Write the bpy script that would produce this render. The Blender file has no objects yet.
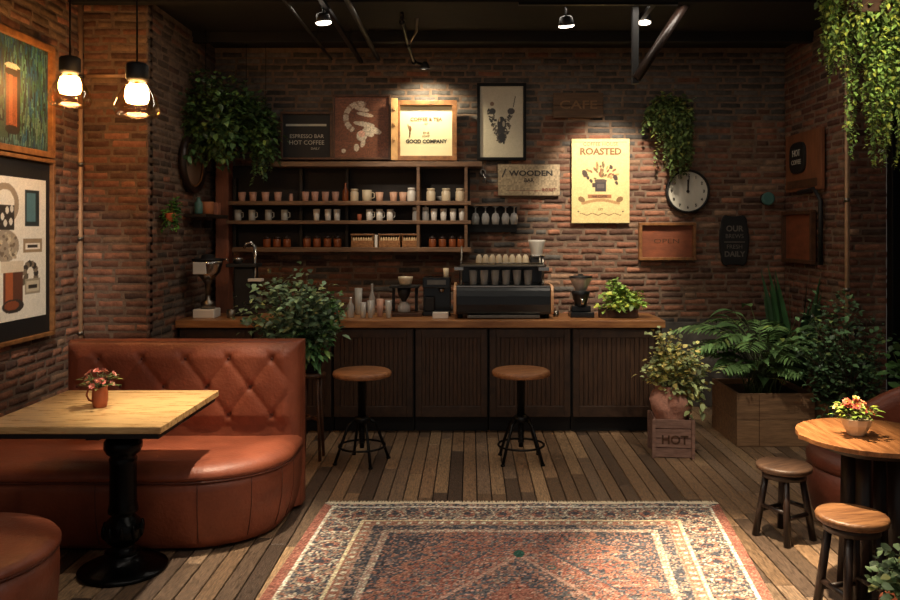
import bpy, math, random
import numpy as np
from mathutils import Vector, Matrix
R = math.radians
PI = math.pi
rng = random.Random(7)
nr = np.random.RandomState(5)
sc = bpy.context.scene
COL = sc.collection
CAMH = 1.65
F = 800.0
# ------------------------------------------------------------- survey helpers (camera stands at the origin looking along +Y)
def X(x, Y): return (x - 470.0) * Y / F
def H(y, Y): return CAMH - (y - 232.0) * Y / F

def lin(c):
    out = []
    for v in c:
        v = v / 255.0
        out.append(v / 12.92 if v <= 0.04045 else ((v + 0.055) / 1.055) ** 2.4)
    return tuple(out)

# ------------------------------------------------------------- materials
MATS = {}
def mat(name, rgb=(128, 128, 128), rough=0.5, metal=0.0, vary=0.15, ns=6.0, stretch=(1, 1, 1), bump=0.0, bs=40.0,
        vcol=False, emit=None, estr=0.0, coat=0.0, spec=0.5, rgb2=None, perobj=False, sub=0.0, rvary=0.0):
    if name in MATS: return MATS[name]
    m = bpy.data.materials.new(name); m.use_nodes = True
    nt = m.node_tree; N = nt.nodes; L = nt.links
    b = N['Principled BSDF']
    tc = N.new('ShaderNodeTexCoord')
    mp = N.new('ShaderNodeMapping'); mp.inputs['Scale'].default_value = stretch
    L.new(tc.outputs['Object'], mp.inputs['Vector'])
    vec = mp.outputs['Vector']
    att = None
    if vcol:
        att = N.new('ShaderNodeAttribute'); att.attribute_name = 'Col'
        mu = N.new('ShaderNodeVectorMath'); mu.operation = 'MULTIPLY'; mu.inputs[1].default_value = (61, 47, 83)
        L.new(att.outputs['Color'], mu.inputs[0])
        ad = N.new('ShaderNodeVectorMath'); ad.operation = 'ADD'
        L.new(vec, ad.inputs[0]); L.new(mu.outputs[0], ad.inputs[1]); 
        if vcol == 'offset': vec = ad.outputs[0]
    if perobj:
        oi = N.new('ShaderNodeObjectInfo')
        ad2 = N.new('ShaderNodeVectorMath'); ad2.operation = 'ADD'
        mm = N.new('ShaderNodeMath'); mm.operation = 'MULTIPLY'; mm.inputs[1].default_value = 37.0
        L.new(oi.outputs['Random'], mm.inputs[0]); L.new(vec, ad2.inputs[0]); L.new(mm.outputs[0], ad2.inputs[1])
        vec = ad2.outputs[0]
    no = N.new('ShaderNodeTexNoise'); no.inputs['Scale'].default_value = ns; no.inputs['Detail'].default_value = 6
    no.inputs['Roughness'].default_value = 0.65
    L.new(vec, no.inputs['Vector'])
    base = np.array(lin(rgb))
    lo = base * (1 - vary); hi = np.minimum(base * (1 + vary), 1.0)
    if rgb2 is not None: lo = np.array(lin(rgb2)); hi = base
    if vcol:
        lo = np.array([1 - vary] * 3); hi = np.array([1 + vary] * 3)
    rp = N.new('ShaderNodeValToRGB')
    rp.color_ramp.elements[0].position = 0.32; rp.color_ramp.elements[1].position = 0.68
    rp.color_ramp.elements[0].color = (*lo, 1); rp.color_ramp.elements[1].color = (*hi, 1)
    L.new(no.outputs['Fac'], rp.inputs['Fac'])
    out = rp.outputs['Color']
    if vcol:
        mx = N.new('ShaderNodeMix'); mx.data_type = 'RGBA'; mx.blend_type = 'MULTIPLY'; mx.inputs[0].default_value = 1.0
        L.new(att.outputs['Color'], mx.inputs[6]); L.new(out, mx.inputs[7]); out = mx.outputs[2]
    L.new(out, b.inputs['Base Color'])
    b.inputs['Roughness'].default_value = rough
    if rvary:
        mr = N.new('ShaderNodeMapRange'); mr.inputs[1].default_value = .3; mr.inputs[2].default_value = .7
        mr.inputs[3].default_value = rough - rvary; mr.inputs[4].default_value = rough + rvary
        L.new(no.outputs['Fac'], mr.inputs[0]); L.new(mr.outputs[0], b.inputs['Roughness'])
    b.inputs['Metallic'].default_value = metal
    b.inputs['Specular IOR Level'].default_value = spec
    b.inputs['Coat Weight'].default_value = coat
    if sub: 
        b.inputs['Subsurface Weight'].default_value = sub
        b.inputs['Subsurface Radius'].default_value = (.02, .02, .01)
    if emit is not None:
        b.inputs['Emission Color'].default_value = (*lin(emit), 1); b.inputs['Emission Strength'].default_value = estr
    if bump:
        n2 = N.new('ShaderNodeTexNoise'); n2.inputs['Scale'].default_value = bs; n2.inputs['Detail'].default_value = 5
        L.new(vec, n2.inputs['Vector'])
        bp = N.new('ShaderNodeBump'); bp.inputs['Strength'].default_value = bump; bp.inputs['Distance'].default_value = 0.01
        L.new(n2.outputs['Fac'], bp.inputs['Height']); L.new(bp.outputs['Normal'], b.inputs['Normal'])
    MATS[name] = m
    return m

def glassmat(name, tint=(235, 240, 238), gloss=0.12, rough=0.03, opacity=0.0):
    if name in MATS: return MATS[name]
    m = bpy.data.materials.new(name); m.use_nodes = True
    nt = m.node_tree; N = nt.nodes; L = nt.links
    for n in list(N):
        if n.type == 'BSDF_PRINCIPLED': N.remove(n)
    out = [n for n in N if n.type == 'OUTPUT_MATERIAL'][0]
    tr = N.new('ShaderNodeBsdfTransparent'); tr.inputs[0].default_value = (*lin(tint), 1)
    gl = N.new('ShaderNodeBsdfGlossy'); gl.inputs['Roughness'].default_value = rough
    gl.inputs[0].default_value = (.9, .9, .9, 1)
    lw = N.new('ShaderNodeLayerWeight'); lw.inputs['Blend'].default_value = 0.35
    mr = N.new('ShaderNodeMapRange'); mr.inputs[3].default_value = gloss * .5; mr.inputs[4].default_value = min(1, gloss * 5)
    L.new(lw.outputs['Facing'], mr.inputs[0])
    mx = N.new('ShaderNodeMixShader'); L.new(mr.outputs[0], mx.inputs[0]); L.new(tr.outputs[0], mx.inputs[1]); L.new(gl.outputs[0], mx.inputs[2])
    last = mx
    if opacity:
        df = N.new('ShaderNodeBsdfDiffuse'); df.inputs[0].default_value = (.78, .76, .72, 1)
        m2 = N.new('ShaderNodeMixShader'); m2.inputs[0].default_value = opacity
        L.new(mx.outputs[0], m2.inputs[1]); L.new(df.outputs[0], m2.inputs[2]); last = m2
    L.new(last.outputs[0], out.inputs['Surface'])
    MATS[name] = m
    return m

WS = (1, 1, 1)
m_top = mat('table_maple', (214, 178, 122), .3, 0, ns=5, stretch=(1.2, 9, 9), rgb2=(168, 126, 78), bump=.08, bs=20, rvary=.08)
m_counter = mat('counter_top_wood', (176, 122, 74), .38, 0, ns=4, stretch=(1.2, 9, 9), rgb2=(126, 80, 46), bump=.12, bs=14, rvary=.08)
m_cab = mat('cabinet_wood', (84, 58, 40), .5, 0, ns=7, stretch=(9, 9, .8), rgb2=(46, 31, 22), bump=.25, bs=12, perobj=True)
m_cabf = mat('cabinet_frame_wood', (74, 52, 37), .5, 0, ns=7, stretch=(2, 9, 2), rgb2=(44, 30, 22), bump=.2, bs=14, perobj=True)
m_shelf = mat('shelf_wood', (132, 98, 68), .5, 0, ns=5, stretch=(1, 8, 8), rgb2=(88, 62, 42), bump=.2, bs=14)
m_dkwood = mat('dark_stained_wood', (44, 28, 20), .42, 0, ns=6, stretch=(8, 8, 1), rgb2=(24, 15, 11), bump=.2, bs=18, perobj=True)
m_stool = mat('stool_seat_wood', (186, 128, 84), .42, 0, ns=5, stretch=(1, 10, 6), rgb2=(128, 80, 48), bump=.15, bs=16, perobj=True)
m_rstool = mat('rustic_seat_wood', (150, 104, 64), .4, 0, ns=5, stretch=(1.2, 11, 6), rgb2=(88, 54, 32), bump=.35, bs=10, perobj=True)
m_rtab = mat('round_table_wood', (168, 112, 66), .34, 0, ns=4, stretch=(10, 1.2, 6), rgb2=(108, 66, 36), bump=.2, bs=10, rvary=.06)
m_frame = mat('picture_frame_wood', (150, 102, 58), .45, 0, ns=6, stretch=(3, 3, 3), rgb2=(104, 66, 36), bump=.15, bs=20, perobj=True)
m_frame_dk = mat('brown_frame_wood', (92, 58, 34), .5, 0, ns=6, stretch=(3, 3, 3), rgb2=(60, 36, 22), bump=.2, bs=20, perobj=True)
m_planter = mat('planter_wood', (158, 122, 88), .6, 0, ns=5, stretch=(1, 8, 8), rgb2=(112, 84, 60), bump=.3, bs=14, perobj=True)
m_crate = mat('crate_wood', (164, 128, 112), .65, 0, ns=5, stretch=(1.5, 6, 8), rgb2=(116, 86, 74), bump=.3, bs=14)
m_black = mat('black_metal', (16, 15, 15), .4, .6, .2, bump=.05)
m_blackm = mat('matte_black', (17, 16, 16), .6, 0, .25, bump=.1)
m_iron = mat('cast_iron', (13, 13, 14), .26, .75, .3, ns=12, bump=.2, bs=60)
m_blk2 = mat('black_enamel', (20, 24, 27), .28, .2, .15, coat=.3)
m_chrome = mat('brushed_chrome', (190, 186, 180), .22, 1, .1, ns=20)
m_steel = mat('dull_steel', (128, 122, 112), .35, 1, .15, ns=15)
m_pipe = mat('painted_conduit', (176, 140, 108), .5, .3, .25, ns=9, bump=.1)
m_copper = mat('brass', (176, 124, 66), .3, 1, .15)
m_white = mat('white_ceramic', (226, 220, 208), .3, 0, .06)
m_cream = mat('cream_ceramic', (214, 196, 164), .35, 0, .08)
m_pinkc = mat('pinkish_stoneware', (196, 150, 128), .45, 0, .12, ns=20)
m_terra = mat('terracotta', (170, 92, 60), .7, 0, .18, ns=12, bump=.1)
m_amber = mat('amber_glass_jar', (132, 70, 36), .25, 0, .2, ns=14)
m_leather = mat('cognac_leather', (158, 84, 56), .47, 0, ns=3.2, rgb2=(116, 58, 38), bump=.3, bs=55, rvary=.07)
m_leather2 = mat('dark_cognac_leather', (112, 56, 38), .48, 0, ns=3.2, rgb2=(78, 38, 26), bump=.22, bs=55)
m_mortar = mat('mortar', (112, 92, 76), .95, 0, .3, ns=14, bump=.6, bs=60)
m_brick = mat('brick', rough=.92, vary=.3, ns=16, bump=.8, bs=45, vcol='offset', spec=.25)
m_plank = mat('floor_plank', rough=.5, vary=.62, ns=9, stretch=(14, 2.2, 4), bump=.7, bs=12, vcol='offset', rvary=.1)
m_sub = mat('floor_gap', (22, 16, 12), .9)
m_paint = mat('painted_print', rough=.55, vary=.06, ns=18, vcol=True)
m_rug = mat('wool_rug', rough=.95, vary=.2, ns=160, bump=.5, bs=300, vcol=True, spec=.1)
m_leaf = mat('leaf', rough=.45, vary=.25, ns=8, vcol=True, spec=.4)
m_petal = mat('petal', rough=.6, vary=.12, ns=8, vcol=True)
m_stem = mat('green_stem', (70, 84, 40), .6, 0, .2)
m_bark = mat('woody_stem', (70, 52, 34), .8, 0, .25, bump=.3)
m_soil = mat('soil', (38, 28, 20), .95, 0, .4, ns=40, bump=.8, bs=60)
m_ceil = mat('ceiling_black', (20, 19, 19), .85, 0, .25, ns=3, bump=.2, bs=10)
m_wain = mat('grey_render', (112, 106, 99), .85, 0, ns=3, rgb2=(62, 57, 53), bump=.4, bs=14)
m_sack = mat('burlap', (186, 134, 114), .95, 0, .22, ns=30, bump=.6, bs=90)
m_darkglass = mat('night_dark_glass', (8, 9, 10), .08, 0, .1)  # near-black pane colour stands for the darkness outside
m_ink = mat('dark_ink', (42, 34, 26), .6, 0, .1)
m_chalk = mat('chalk', (190, 184, 170), .9, 0, .15)
m_bronze = mat('bronze_ink', (120, 84, 44), .6, 0, .1)
m_hot = mat('glowing_bulb', (255, 200, 130), .5, emit=(255, 200, 132), estr=62)
m_lamp = mat('lamp_face', (255, 240, 220), .5, emit=(255, 236, 214), estr=5)
m_glass = glassmat('clear_glass')
m_bulb = glassmat('amber_bulb_glass', (255, 236, 208), .12)
m_cupglass = glassmat('tumbler_glass', (232, 232, 226), .22, opacity=.36)
m_mirror = mat('reflection_tint_mirror', (176, 146, 122), .5, .55, .15)  # brownish room reflection is put into the glass colour
m_coffee = mat('coffee_beans', (40, 24, 15), .6, 0, .5, ns=90, bump=.8, bs=120)
m_basket = mat('wicker', (204, 146, 92), .7, 0, ns=30, stretch=(1, 1, 5), rgb2=(112, 70, 38), bump=.8, bs=60)
m_teal = mat('teal_glass', (70, 110, 104), .3, 0, .15)
m_kraft = mat('kraft_paper', (176, 110, 70), .7, 0, .12)

# ------------------------------------------------------------- mesh builder
class M:
    def __init__(s): s.v = []; s.f = []; s.c = []; s.sm = []; s.col = None
    def add(s, vs, fs, smooth=False, col=None):
        o = len(s.v); s.v.extend([tuple(p) for p in vs])
        for f in fs: s.f.append(tuple(i + o for i in f)); s.sm.append(smooth); s.c.append(col if col is not None else s.col)
        return s
    def box(s, c, d, rz=0, rx=0, ry=0, col=None):
        hx, hy, hz = d[0] / 2, d[1] / 2, d[2] / 2
        mt = Matrix.Rotation(rz, 3, 'Z') @ Matrix.Rotation(ry, 3, 'Y') @ Matrix.Rotation(rx, 3, 'X')
        vs = [mt @ Vector((x, y, z)) + Vector(c) for x in (-hx, hx) for y in (-hy, hy) for z in (-hz, hz)]
        return s.add(vs, [(0, 1, 3, 2), (4, 6, 7, 5), (0, 4, 5, 1), (2, 3, 7, 6), (0, 2, 6, 4), (1, 5, 7, 3)], False, col)
    def b2(s, x0, x1, y0, y1, z0, z1, col=None):
        return s.box(((x0 + x1) / 2, (y0 + y1) / 2, (z0 + z1) / 2), (abs(x1 - x0), abs(y1 - y0), abs(z1 - z0)), col=col)
    def lathe(s, prof, c=(0, 0, 0), n=24, col=None, closed=True, sx=1, sy=1, smooth=True, mt=None):
        vs = []; fs = []
        for r, z in prof:
            for i in range(n):
                a = 2 * PI * i / n
                p = Vector((r * math.cos(a) * sx, r * math.sin(a) * sy, z))
                if mt is not None: p = mt @ p
                vs.append(p + Vector(c))
        for j in range(len(prof) - 1):
            for i in range(n):
                k = (i + 1) % n
                fs.append((j * n + i, j * n + k, (j + 1) * n + k, (j + 1) * n + i))
        s.add(vs, fs, smooth, col)
        if closed:
            o = len(s.v) - len(vs)
            if prof[0][0] > 1e-4: s.f.append(tuple(o + i for i in reversed(range(n)))); s.sm.append(False); s.c.append(col or s.col)
            if prof[-1][0] > 1e-4: s.f.append(tuple(o + (len(prof) - 1) * n + i for i in range(n))); s.sm.append(False); s.c.append(col or s.col)
        return s
    def tube(s, pts, r, n=8, col=None, cap=True):
        pts = [Vector(p) for p in pts]
        rr = r if isinstance(r, (list, tuple)) else [r] * len(pts)
        vs = []; fs = []
        t0 = (pts[1] - pts[0]).normalized()
        up = Vector((0, 0, 1)) if abs(t0.z) < .9 else Vector((1, 0, 0))
        u = t0.cross(up).normalized()
        for k, p in enumerate(pts):
            t = (pts[min(k + 1, len(pts) - 1)] - pts[max(k - 1, 0)]).normalized()
            u = (u - t * u.dot(t)).normalized(); w = t.cross(u)
            for i in range(n):
                a = 2 * PI * i / n
                vs.append(p + (u * math.cos(a) + w * math.sin(a)) * rr[k])
        for k in range(len(pts) - 1):
            for i in range(n):
                j = (i + 1) % n
                fs.append((k * n + i, k * n + j, (k + 1) * n + j, (k + 1) * n + i))
        s.add(vs, fs, True, col)
        if cap:
            o = len(s.v) - len(vs)
            s.f.append(tuple(o + i for i in reversed(range(n)))); s.sm.append(False); s.c.append(col or s.col)
            s.f.append(tuple(o + (len(pts) - 1) * n + i for i in range(n))); s.sm.append(False); s.c.append(col or s.col)
        return s
    def ell(s, c, r, n=14, m=8, col=None):
        prof = [(max(1e-5, math.sin(PI * j / m)), -math.cos(PI * j / m)) for j in range(m + 1)]
        vs = []; fs = []
        for a, z in prof:
            for i in range(n):
                t = 2 * PI * i / n
                vs.append((c[0] + r[0] * a * math.cos(t), c[1] + r[1] * a * math.sin(t), c[2] + r[2] * z))
        for j in range(m):
            for i in range(n):
                k = (i + 1) % n
                fs.append((j * n + i, j * n + k, (j + 1) * n + k, (j + 1) * n + i))
        return s.add(vs, fs, True, col)
    def rings(s, outline, layers, smooth=True, col=None):
        """outline: CCW list of (x,y); layers: list of (z, inset)"""
        n = len(outline); P = [Vector((p[0], p[1])) for p in outline]
        nrm = []
        for i in range(n):
            t = (P[(i + 1) % n] - P[i - 1]).normalized(); nrm.append(Vector((t.y, -t.x)))
        vs = []; fs = []
        for z, ins in layers:
            for i in range(n):
                q = P[i] - nrm[i] * ins; vs.append((q.x, q.y, z))
        for j in range(len(layers) - 1):
            for i in range(n):
                k = (i + 1) % n
                fs.append((j * n + i, j * n + k, (j + 1) * n + k, (j + 1) * n + i))
        s.add(vs, fs, smooth, col)
        o = len(s.v) - len(vs)
        s.f.append(tuple(o + i for i in reversed(range(n)))); s.sm.append(False); s.c.append(col)
        s.f.append(tuple(o + (len(layers) - 1) * n + i for i in range(n))); s.sm.append(smooth); s.c.append(col)
        return s
    def build(s, name, m, parent=None, loc=(0, 0, 0), rot=(0, 0, 0), bevel=0, label=None, seg=2):
        me = bpy.data.meshes.new(name)
        me.from_pydata(s.v, [], s.f)
        me.polygons.foreach_set('use_smooth', s.sm)
        if any(c is not None for c in s.c):
            at = me.color_attributes.new('Col', 'FLOAT_COLOR', 'CORNER')
            arr = np.ones((len(me.loops), 4), dtype=np.float32)
            k = 0
            for p, c in zip(s.f, s.c):
                if c is not None: arr[k:k + len(p), :3] = c
                k += len(p)
            at.data.foreach_set('color', arr.ravel())
        me.materials.append(m)
        me.update()
        o = bpy.data.objects.new(name, me); COL.objects.link(o)
        o.location = loc; o.rotation_euler = rot
        if parent is not None: o.parent = parent
        if bevel:
            b = o.modifiers.new('Bevel', 'BEVEL'); b.width = bevel; b.segments = seg; b.limit_method = 'ANGLE'; b.angle_limit = R(40)
        if label: o['label'] = label
        return o

def thing(name, label, cat, loc=(0, 0, 0), rot=(0, 0, 0), group=None):
    o = bpy.data.objects.new(name, None); COL.objects.link(o); o.empty_display_size = .05
    o.location = loc; o.rotation_euler = rot
    o['label'] = label; o['category'] = cat
    if group: o['group'] = group
    return o
def tag(o, label, cat, group=None):
    o['label'] = label; o['category'] = cat
    if group: o['group'] = group
    return o
def struct(o): o['kind'] = 'structure'; return o
def kids(o): return [c for c in bpy.data.objects if c.parent == o]
def dup(o, loc=None, rot=None, label=None, parent=None, kidmap=None):
    c = o.copy(); COL.objects.link(c)
    if loc is not None: c.location = loc
    if rot is not None: c.rotation_euler = rot
    if label: c['label'] = label
    if parent is not None: c.parent = parent
    for ch in KIDS.get(o.name, []) or kids(o): dup(ch, parent=c)
    return c
KIDS = {}

def npmesh(name, V, Fq, cols, m, domain='CORNER', parent=None, loc=(0, 0, 0), rot=(0, 0, 0), smooth=False):
    me = bpy.data.meshes.new(name)
    nv, nf = len(V), len(Fq)
    me.vertices.add(nv); me.vertices.foreach_set('co', np.asarray(V, dtype=np.float32).ravel())
    me.loops.add(nf * 4); me.loops.foreach_set('vertex_index', np.asarray(Fq, dtype=np.int32).ravel())
    me.polygons.add(nf); me.polygons.foreach_set('loop_start', np.arange(0, nf * 4, 4, dtype=np.int32))
    me.polygons.foreach_set('use_smooth', np.full(nf, smooth))
    me.update(calc_edges=True)
    if cols is not None:
        c4 = np.ones((len(cols), 4), dtype=np.float32); c4[:, :3] = cols
        at = me.color_attributes.new('Col', 'FLOAT_COLOR', domain)
        at.data.foreach_set('color', c4.ravel())
    me.materials.append(m)
    o = bpy.data.objects.new(name, me); COL.objects.link(o); o.location = loc; o.rotation_euler = rot
    if parent is not None: o.parent = parent
    return o

# ------------------------------------------------------------- canvas: a printed / woven picture as a fine coloured grid
class Canvas:
    def __init__(s, w, h, res, bg):
        s.w, s.h = w, h; s.nx = int(w / res) + 1; s.ny = int(h / res) + 1
        s.u, s.t = np.meshgrid(np.linspace(-w / 2, w / 2, s.nx), np.linspace(-h / 2, h / 2, s.ny))
        s.a = np.zeros((s.ny, s.nx, 3)); s.a[:] = bg
        s.r = np.random.RandomState(int(w * 1000) + 3)
    def put(s, mask, c): s.a[mask] = c
    def rect(s, x0, x1, y0, y1, c): s.put((s.u >= x0) & (s.u <= x1) & (s.t >= y0) & (s.t <= y1), c)
    def ell(s, x, y, rx, ry, c, a=0):
        dx, dy = s.u - x, s.t - y
        p = dx * math.cos(a) + dy * math.sin(a); q = -dx * math.sin(a) + dy * math.cos(a)
        s.put((p / rx) ** 2 + (q / ry) ** 2 <= 1, c)
    def ring(s, x, y, r0, r1, c):
        d = np.hypot(s.u - x, s.t - y); s.put((d >= r0) & (d <= r1), c)
    def line(s, x0, y0, x1, y1, wd, c):
        dx, dy = x1 - x0, y1 - y0; L2 = dx * dx + dy * dy + 1e-9
        k = np.clip(((s.u - x0) * dx + (s.t - y0) * dy) / L2, 0, 1)
        s.put(np.hypot(s.u - x0 - k * dx, s.t - y0 - k * dy) <= wd / 2, c)
    def speck(s, amt, cell=1):
        n = s.r.rand(s.ny // cell + 2, s.nx // cell + 2)
        n = np.kron(n, np.ones((cell, cell)))[:s.ny, :s.nx, None]
        s.a = s.a * (1 + (n - .5) * 2 * amt)
    def build(s, name, m, parent=None, loc=(0, 0, 0), rot=(0, 0, 0), thick=.002, srgb=True, zf=None):
        """a slab in local XZ whose front looks along -Y"""
        c = s.a.reshape(-1, 3).clip(0, 255) / 255.0
        c = np.where(c <= .04045, c / 12.92, ((c + .055) / 1.055) ** 2.4)
        n = s.nx * s.ny
        V = np.stack([s.u.ravel(), np.zeros(n), s.t.ravel()], 1)
        if zf is not None: V = zf(V)
        i, j = np.meshgrid(np.arange(s.nx - 1), np.arange(s.ny - 1)); b = (j * s.nx + i).ravel()
        Fq = np.stack([b, b + 1, b + 1 + s.nx, b + s.nx], 1)
        # back
        V2 = V.copy(); V2[:, 1] += thick
        per = np.concatenate([np.arange(s.nx - 1), np.arange(s.ny - 1) * s.nx + s.nx - 1,
                              (s.ny - 1) * s.nx + np.arange(s.nx - 1, 0, -1), np.arange(s.ny - 1, 0, -1) * s.nx])
        V2 = V2[per]; off = n; k = len(per); a = np.arange(k); bb = (a + 1) % k
        Fs = np.stack([per[bb], per[a], off + a, off + bb], 1)
        o = npmesh(name, np.concatenate([V, V2]), np.concatenate([Fq, Fs]), np.concatenate([c, c[per]]), m, 'POINT', parent, loc, rot)
        return o

def text(st, size, m, parent, loc, rot=(PI / 2, 0, 0), name='lettering', bold=0.0, sx=1.0, align='CENTER'):
    cu = bpy.data.curves.new(name, 'FONT'); cu.body = st; cu.size = size; cu.extrude = .0012
    cu.align_x = align; cu.align_y = 'CENTER'; cu.offset = bold; cu.resolution_u = 3
    to = bpy.data.objects.new(name + '_tmp', cu); COL.objects.link(to)
    bpy.context.view_layer.update()
    me = bpy.data.meshes.new_from_object(to.evaluated_get(bpy.context.evaluated_depsgraph_get()))
    bpy.data.objects.remove(to)
    me.materials.clear(); me.materials.append(m)
    o = bpy.data.objects.new(name, me); COL.objects.link(o); o.parent = parent
    o.location = loc; o.rotation_euler = rot; o.scale = (sx, 1, 1)
    return o

# ------------------------------------------------------------- brick walls
def brickwall(name, org, ud, nd, W, Hh, zones, seed=1, row=.060, bl=.225, th=.12, m0=0.0):
    """org: lower corner on the mortar face, ud: direction of width, nd: outward normal"""
    r = np.random.RandomState(seed)
    ud = np.array(ud, float); nd = np.array(nd, float); up = np.array([0, 0, 1.]); org = np.array(org, float)
    us = np.array([0, .07, .35, .65, .93, 1]); vs = np.array([0, .18, .82, 1])
    V = []; Fq = []; C = []
    nrow = int(Hh / row)
    o = 0
    for j in range(nrow):
        z0 = j * row + .004; z1 = (j + 1) * row - .004
        x = -r.rand() * bl * .3 - (bl / 2 if j % 2 else 0)
        while x < W:
            L = bl * (1 + (r.rand() - .5) * .22)
            if r.rand() < .13: L *= .52
            x0 = max(x + .004, 0); x1 = min(x + L - .004, W)
            if W - x1 < .06: x1 = W; L += .08
            x += L
            if x1 - x0 < .02: continue
            if x0 == 0: x0 = -.003
            if x1 == W: x1 = W + .003
            pr = .002 + r.rand() * .009
            tilt = (r.rand() - .5) * .008
            uu = x0 + us * (x1 - x0)
            zz = z0 + vs * (z1 - z0)
            g = []
            for b_, z in enumerate(zz):
                for a_, u in enumerate(uu):
                    edge = a_ in (0, 5) or b_ in (0, 3)
                    d = -.008 if edge else pr + (r.rand() - .5) * .006
                    if not edge: 
                        u2 = u + (r.rand() - .5) * .008; z2 = z + (r.rand() - .5) * .007
                    else: u2 = u; z2 = z + (r.rand() - .5) * .004
                    p = org + ud * u2 + up * (z2 + tilt * (a_ / 5. - .5) * 2) + nd * d
                    g.append(p)
            V.extend(g)
            for b_ in range(3):
                for a_ in range(5):
                    q = o + b_ * 6 + a_; Fq.append((q, q + 1, q + 7, q + 6))
            o += 24
            C.append(zones((x0 + x1) / 2, (z0 + z1) / 2, r))
    V = np.array(V); Fq = np.array(Fq)
    nrm = np.cross(ud, up)
    if np.dot(nrm, nd) < 0: Fq = Fq[:, ::-1]
    # mortar bed: a box behind
    C = np.repeat(np.array([lin(c) for c in C]), 15 * 4, axis=0)
    w = M(); c = org + ud * (W + m0) / 2 + up * Hh / 2 - nd * th / 2
    d = np.abs(ud) * (W - m0) + np.abs(nd) * th + up * Hh
    w.box(c, d)
    wall = w.build(name, m_mortar)
    struct(wall)
    br = npmesh('brick_courses', V, Fq, C, m_brick, parent=wall, smooth=True)
    return wall

def brick_cols(r, base=((124, 84, 66), (106, 73, 58), (138, 95, 74), (94, 68, 56), (116, 84, 68))):
    c = np.array(base[r.randint(len(base))], float) * (1 + (r.rand() - .5) * .3)
    q = r.rand()
    if q < .06: c = np.array((74, 56, 48.)) * (1 + r.rand() * .3)
    elif q < .14: c = np.array((142, 112, 90.)) * (.8 + r.rand() * .3)
    return c
BL = 7.59; XL = -2.42; XR = 2.99; CE = 3.396; XLF = -2.90; YP = 6.0; YPR = 6.3; XRF = 3.28
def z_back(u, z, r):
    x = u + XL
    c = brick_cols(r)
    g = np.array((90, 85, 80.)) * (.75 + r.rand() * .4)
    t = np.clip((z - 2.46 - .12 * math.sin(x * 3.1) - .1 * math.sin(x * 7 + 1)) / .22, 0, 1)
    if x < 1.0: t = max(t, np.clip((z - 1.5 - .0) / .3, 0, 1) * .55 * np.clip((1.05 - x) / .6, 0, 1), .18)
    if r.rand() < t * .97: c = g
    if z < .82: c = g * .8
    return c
def z_left(u, z, r):
    c = brick_cols(r)
    if r.rand() < np.clip((z - 2.3) / 1.4, 0, .45): c = np.array((110, 88, 70.)) * (.8 + r.rand() * .4)
    return c
def z_leftb(u, z, r):
    c = brick_cols(r) * .92
    if r.rand() < np.clip((z - 1.5) / 1.2, 0.12, .85): c = np.array((104, 86, 72.)) * (.7 + r.rand() * .4)
    if z < 1.5 and r.rand() < .4: c = np.array((86, 76, 68.)) * (.8 + r.rand() * .3)
    return c
def z_right(u, z, r):
    c = brick_cols(r, ((112, 74, 58), (100, 66, 54), (122, 82, 64))) * .95
    if z > 2.8 and r.rand() < .3: c = np.array((88, 74, 66.))
    return c
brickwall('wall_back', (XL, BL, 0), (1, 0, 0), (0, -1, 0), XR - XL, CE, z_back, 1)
brickwall('wall_left_rear', (XL, YP, 0), (0, 1, 0), (1, 0, 0), BL - YP, CE, z_leftb, 2, m0=.05)
brickwall('wall_left_pillar', (XLF, YP, 0), (1, 0, 0), (0, -1, 0), XL - XLF, CE, z_left, 3, th=.1)
brickwall('wall_left_front', (XLF, 1.2, 0), (0, 1, 0), (1, 0, 0), YP - 1.2, CE, z_left, 4)
brickwall('wall_right_rear', (XR, YPR, 0), (0, 1, 0), (-1, 0, 0), BL - YPR, CE, z_right, 5, m0=.05)
brickwall('wall_right_pillar', (XR, YPR, 0), (1, 0, 0), (0, -1, 0), XRF - XR, CE, z_right, 6, th=.1)
# grey rendered base course at the foot of the back wall
w = M(); w.b2(1.45, XR - .02, BL - .03, BL - .005, 0, .80); struct(w.build('baseboard_back', m_wain, bevel=.006))

# floor
def floor():
    r = np.random.RandomState(9)
    s = M(); s.b2(-3.1, 3.5, .6, BL + .1, -.08, -.016); fl = struct(s.build('floor', m_sub))
    V = []; Fq = []; C = []; o = 0
    pw = .092; x = XLF
    while x < XRF:
        y = .6 - r.rand() * 1.2
        while y < BL:
            L = .75 + r.rand() * 1.1
            y0 = max(.6, y + .0015); y1 = min(BL, y + L - .0015); y += L
            if y1 - y0 < .05: continue
            x0 = x + .0034; x1 = min(x + pw - .0034, XRF)
            h = (r.rand() - .5) * .003
            e = .003
            P = [(x0, y0, -.016), (x1, y0, -.016), (x1, y1, -.016), (x0, y1, -.016),
                 (x0, y0, h - e), (x1, y0, h - e), (x1, y1, h - e), (x0, y1, h - e),
                 (x0 + e, y0 + e, h), (x1 - e, y0 + e, h), (x1 - e, y1 - e, h), (x0 + e, y1 - e, h)]
            V += P
            Fq += [(o + 8, o + 9, o + 10, o + 11)]
            for a, b in ((0, 1), (1, 2), (2, 3), (3, 0)):
                Fq += [(o + a, o + b, o + 4 + b, o + 4 + a), (o + 4 + a, o + 4 + b, o + 8 + b, o + 8 + a)]
            o += 12
            base = ((142, 112, 84), (122, 96, 72), (100, 80, 63), (158, 128, 96), (84, 67, 54), (132, 108, 86))[r.randint(6)]
            C.append(lin(np.array(base, float) * (.88 + r.rand() * .2)))
        x += pw
    npmesh('floorboards', V, Fq, np.repeat(np.array(C), 36, axis=0), m_plank, parent=fl)
floor()
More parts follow.
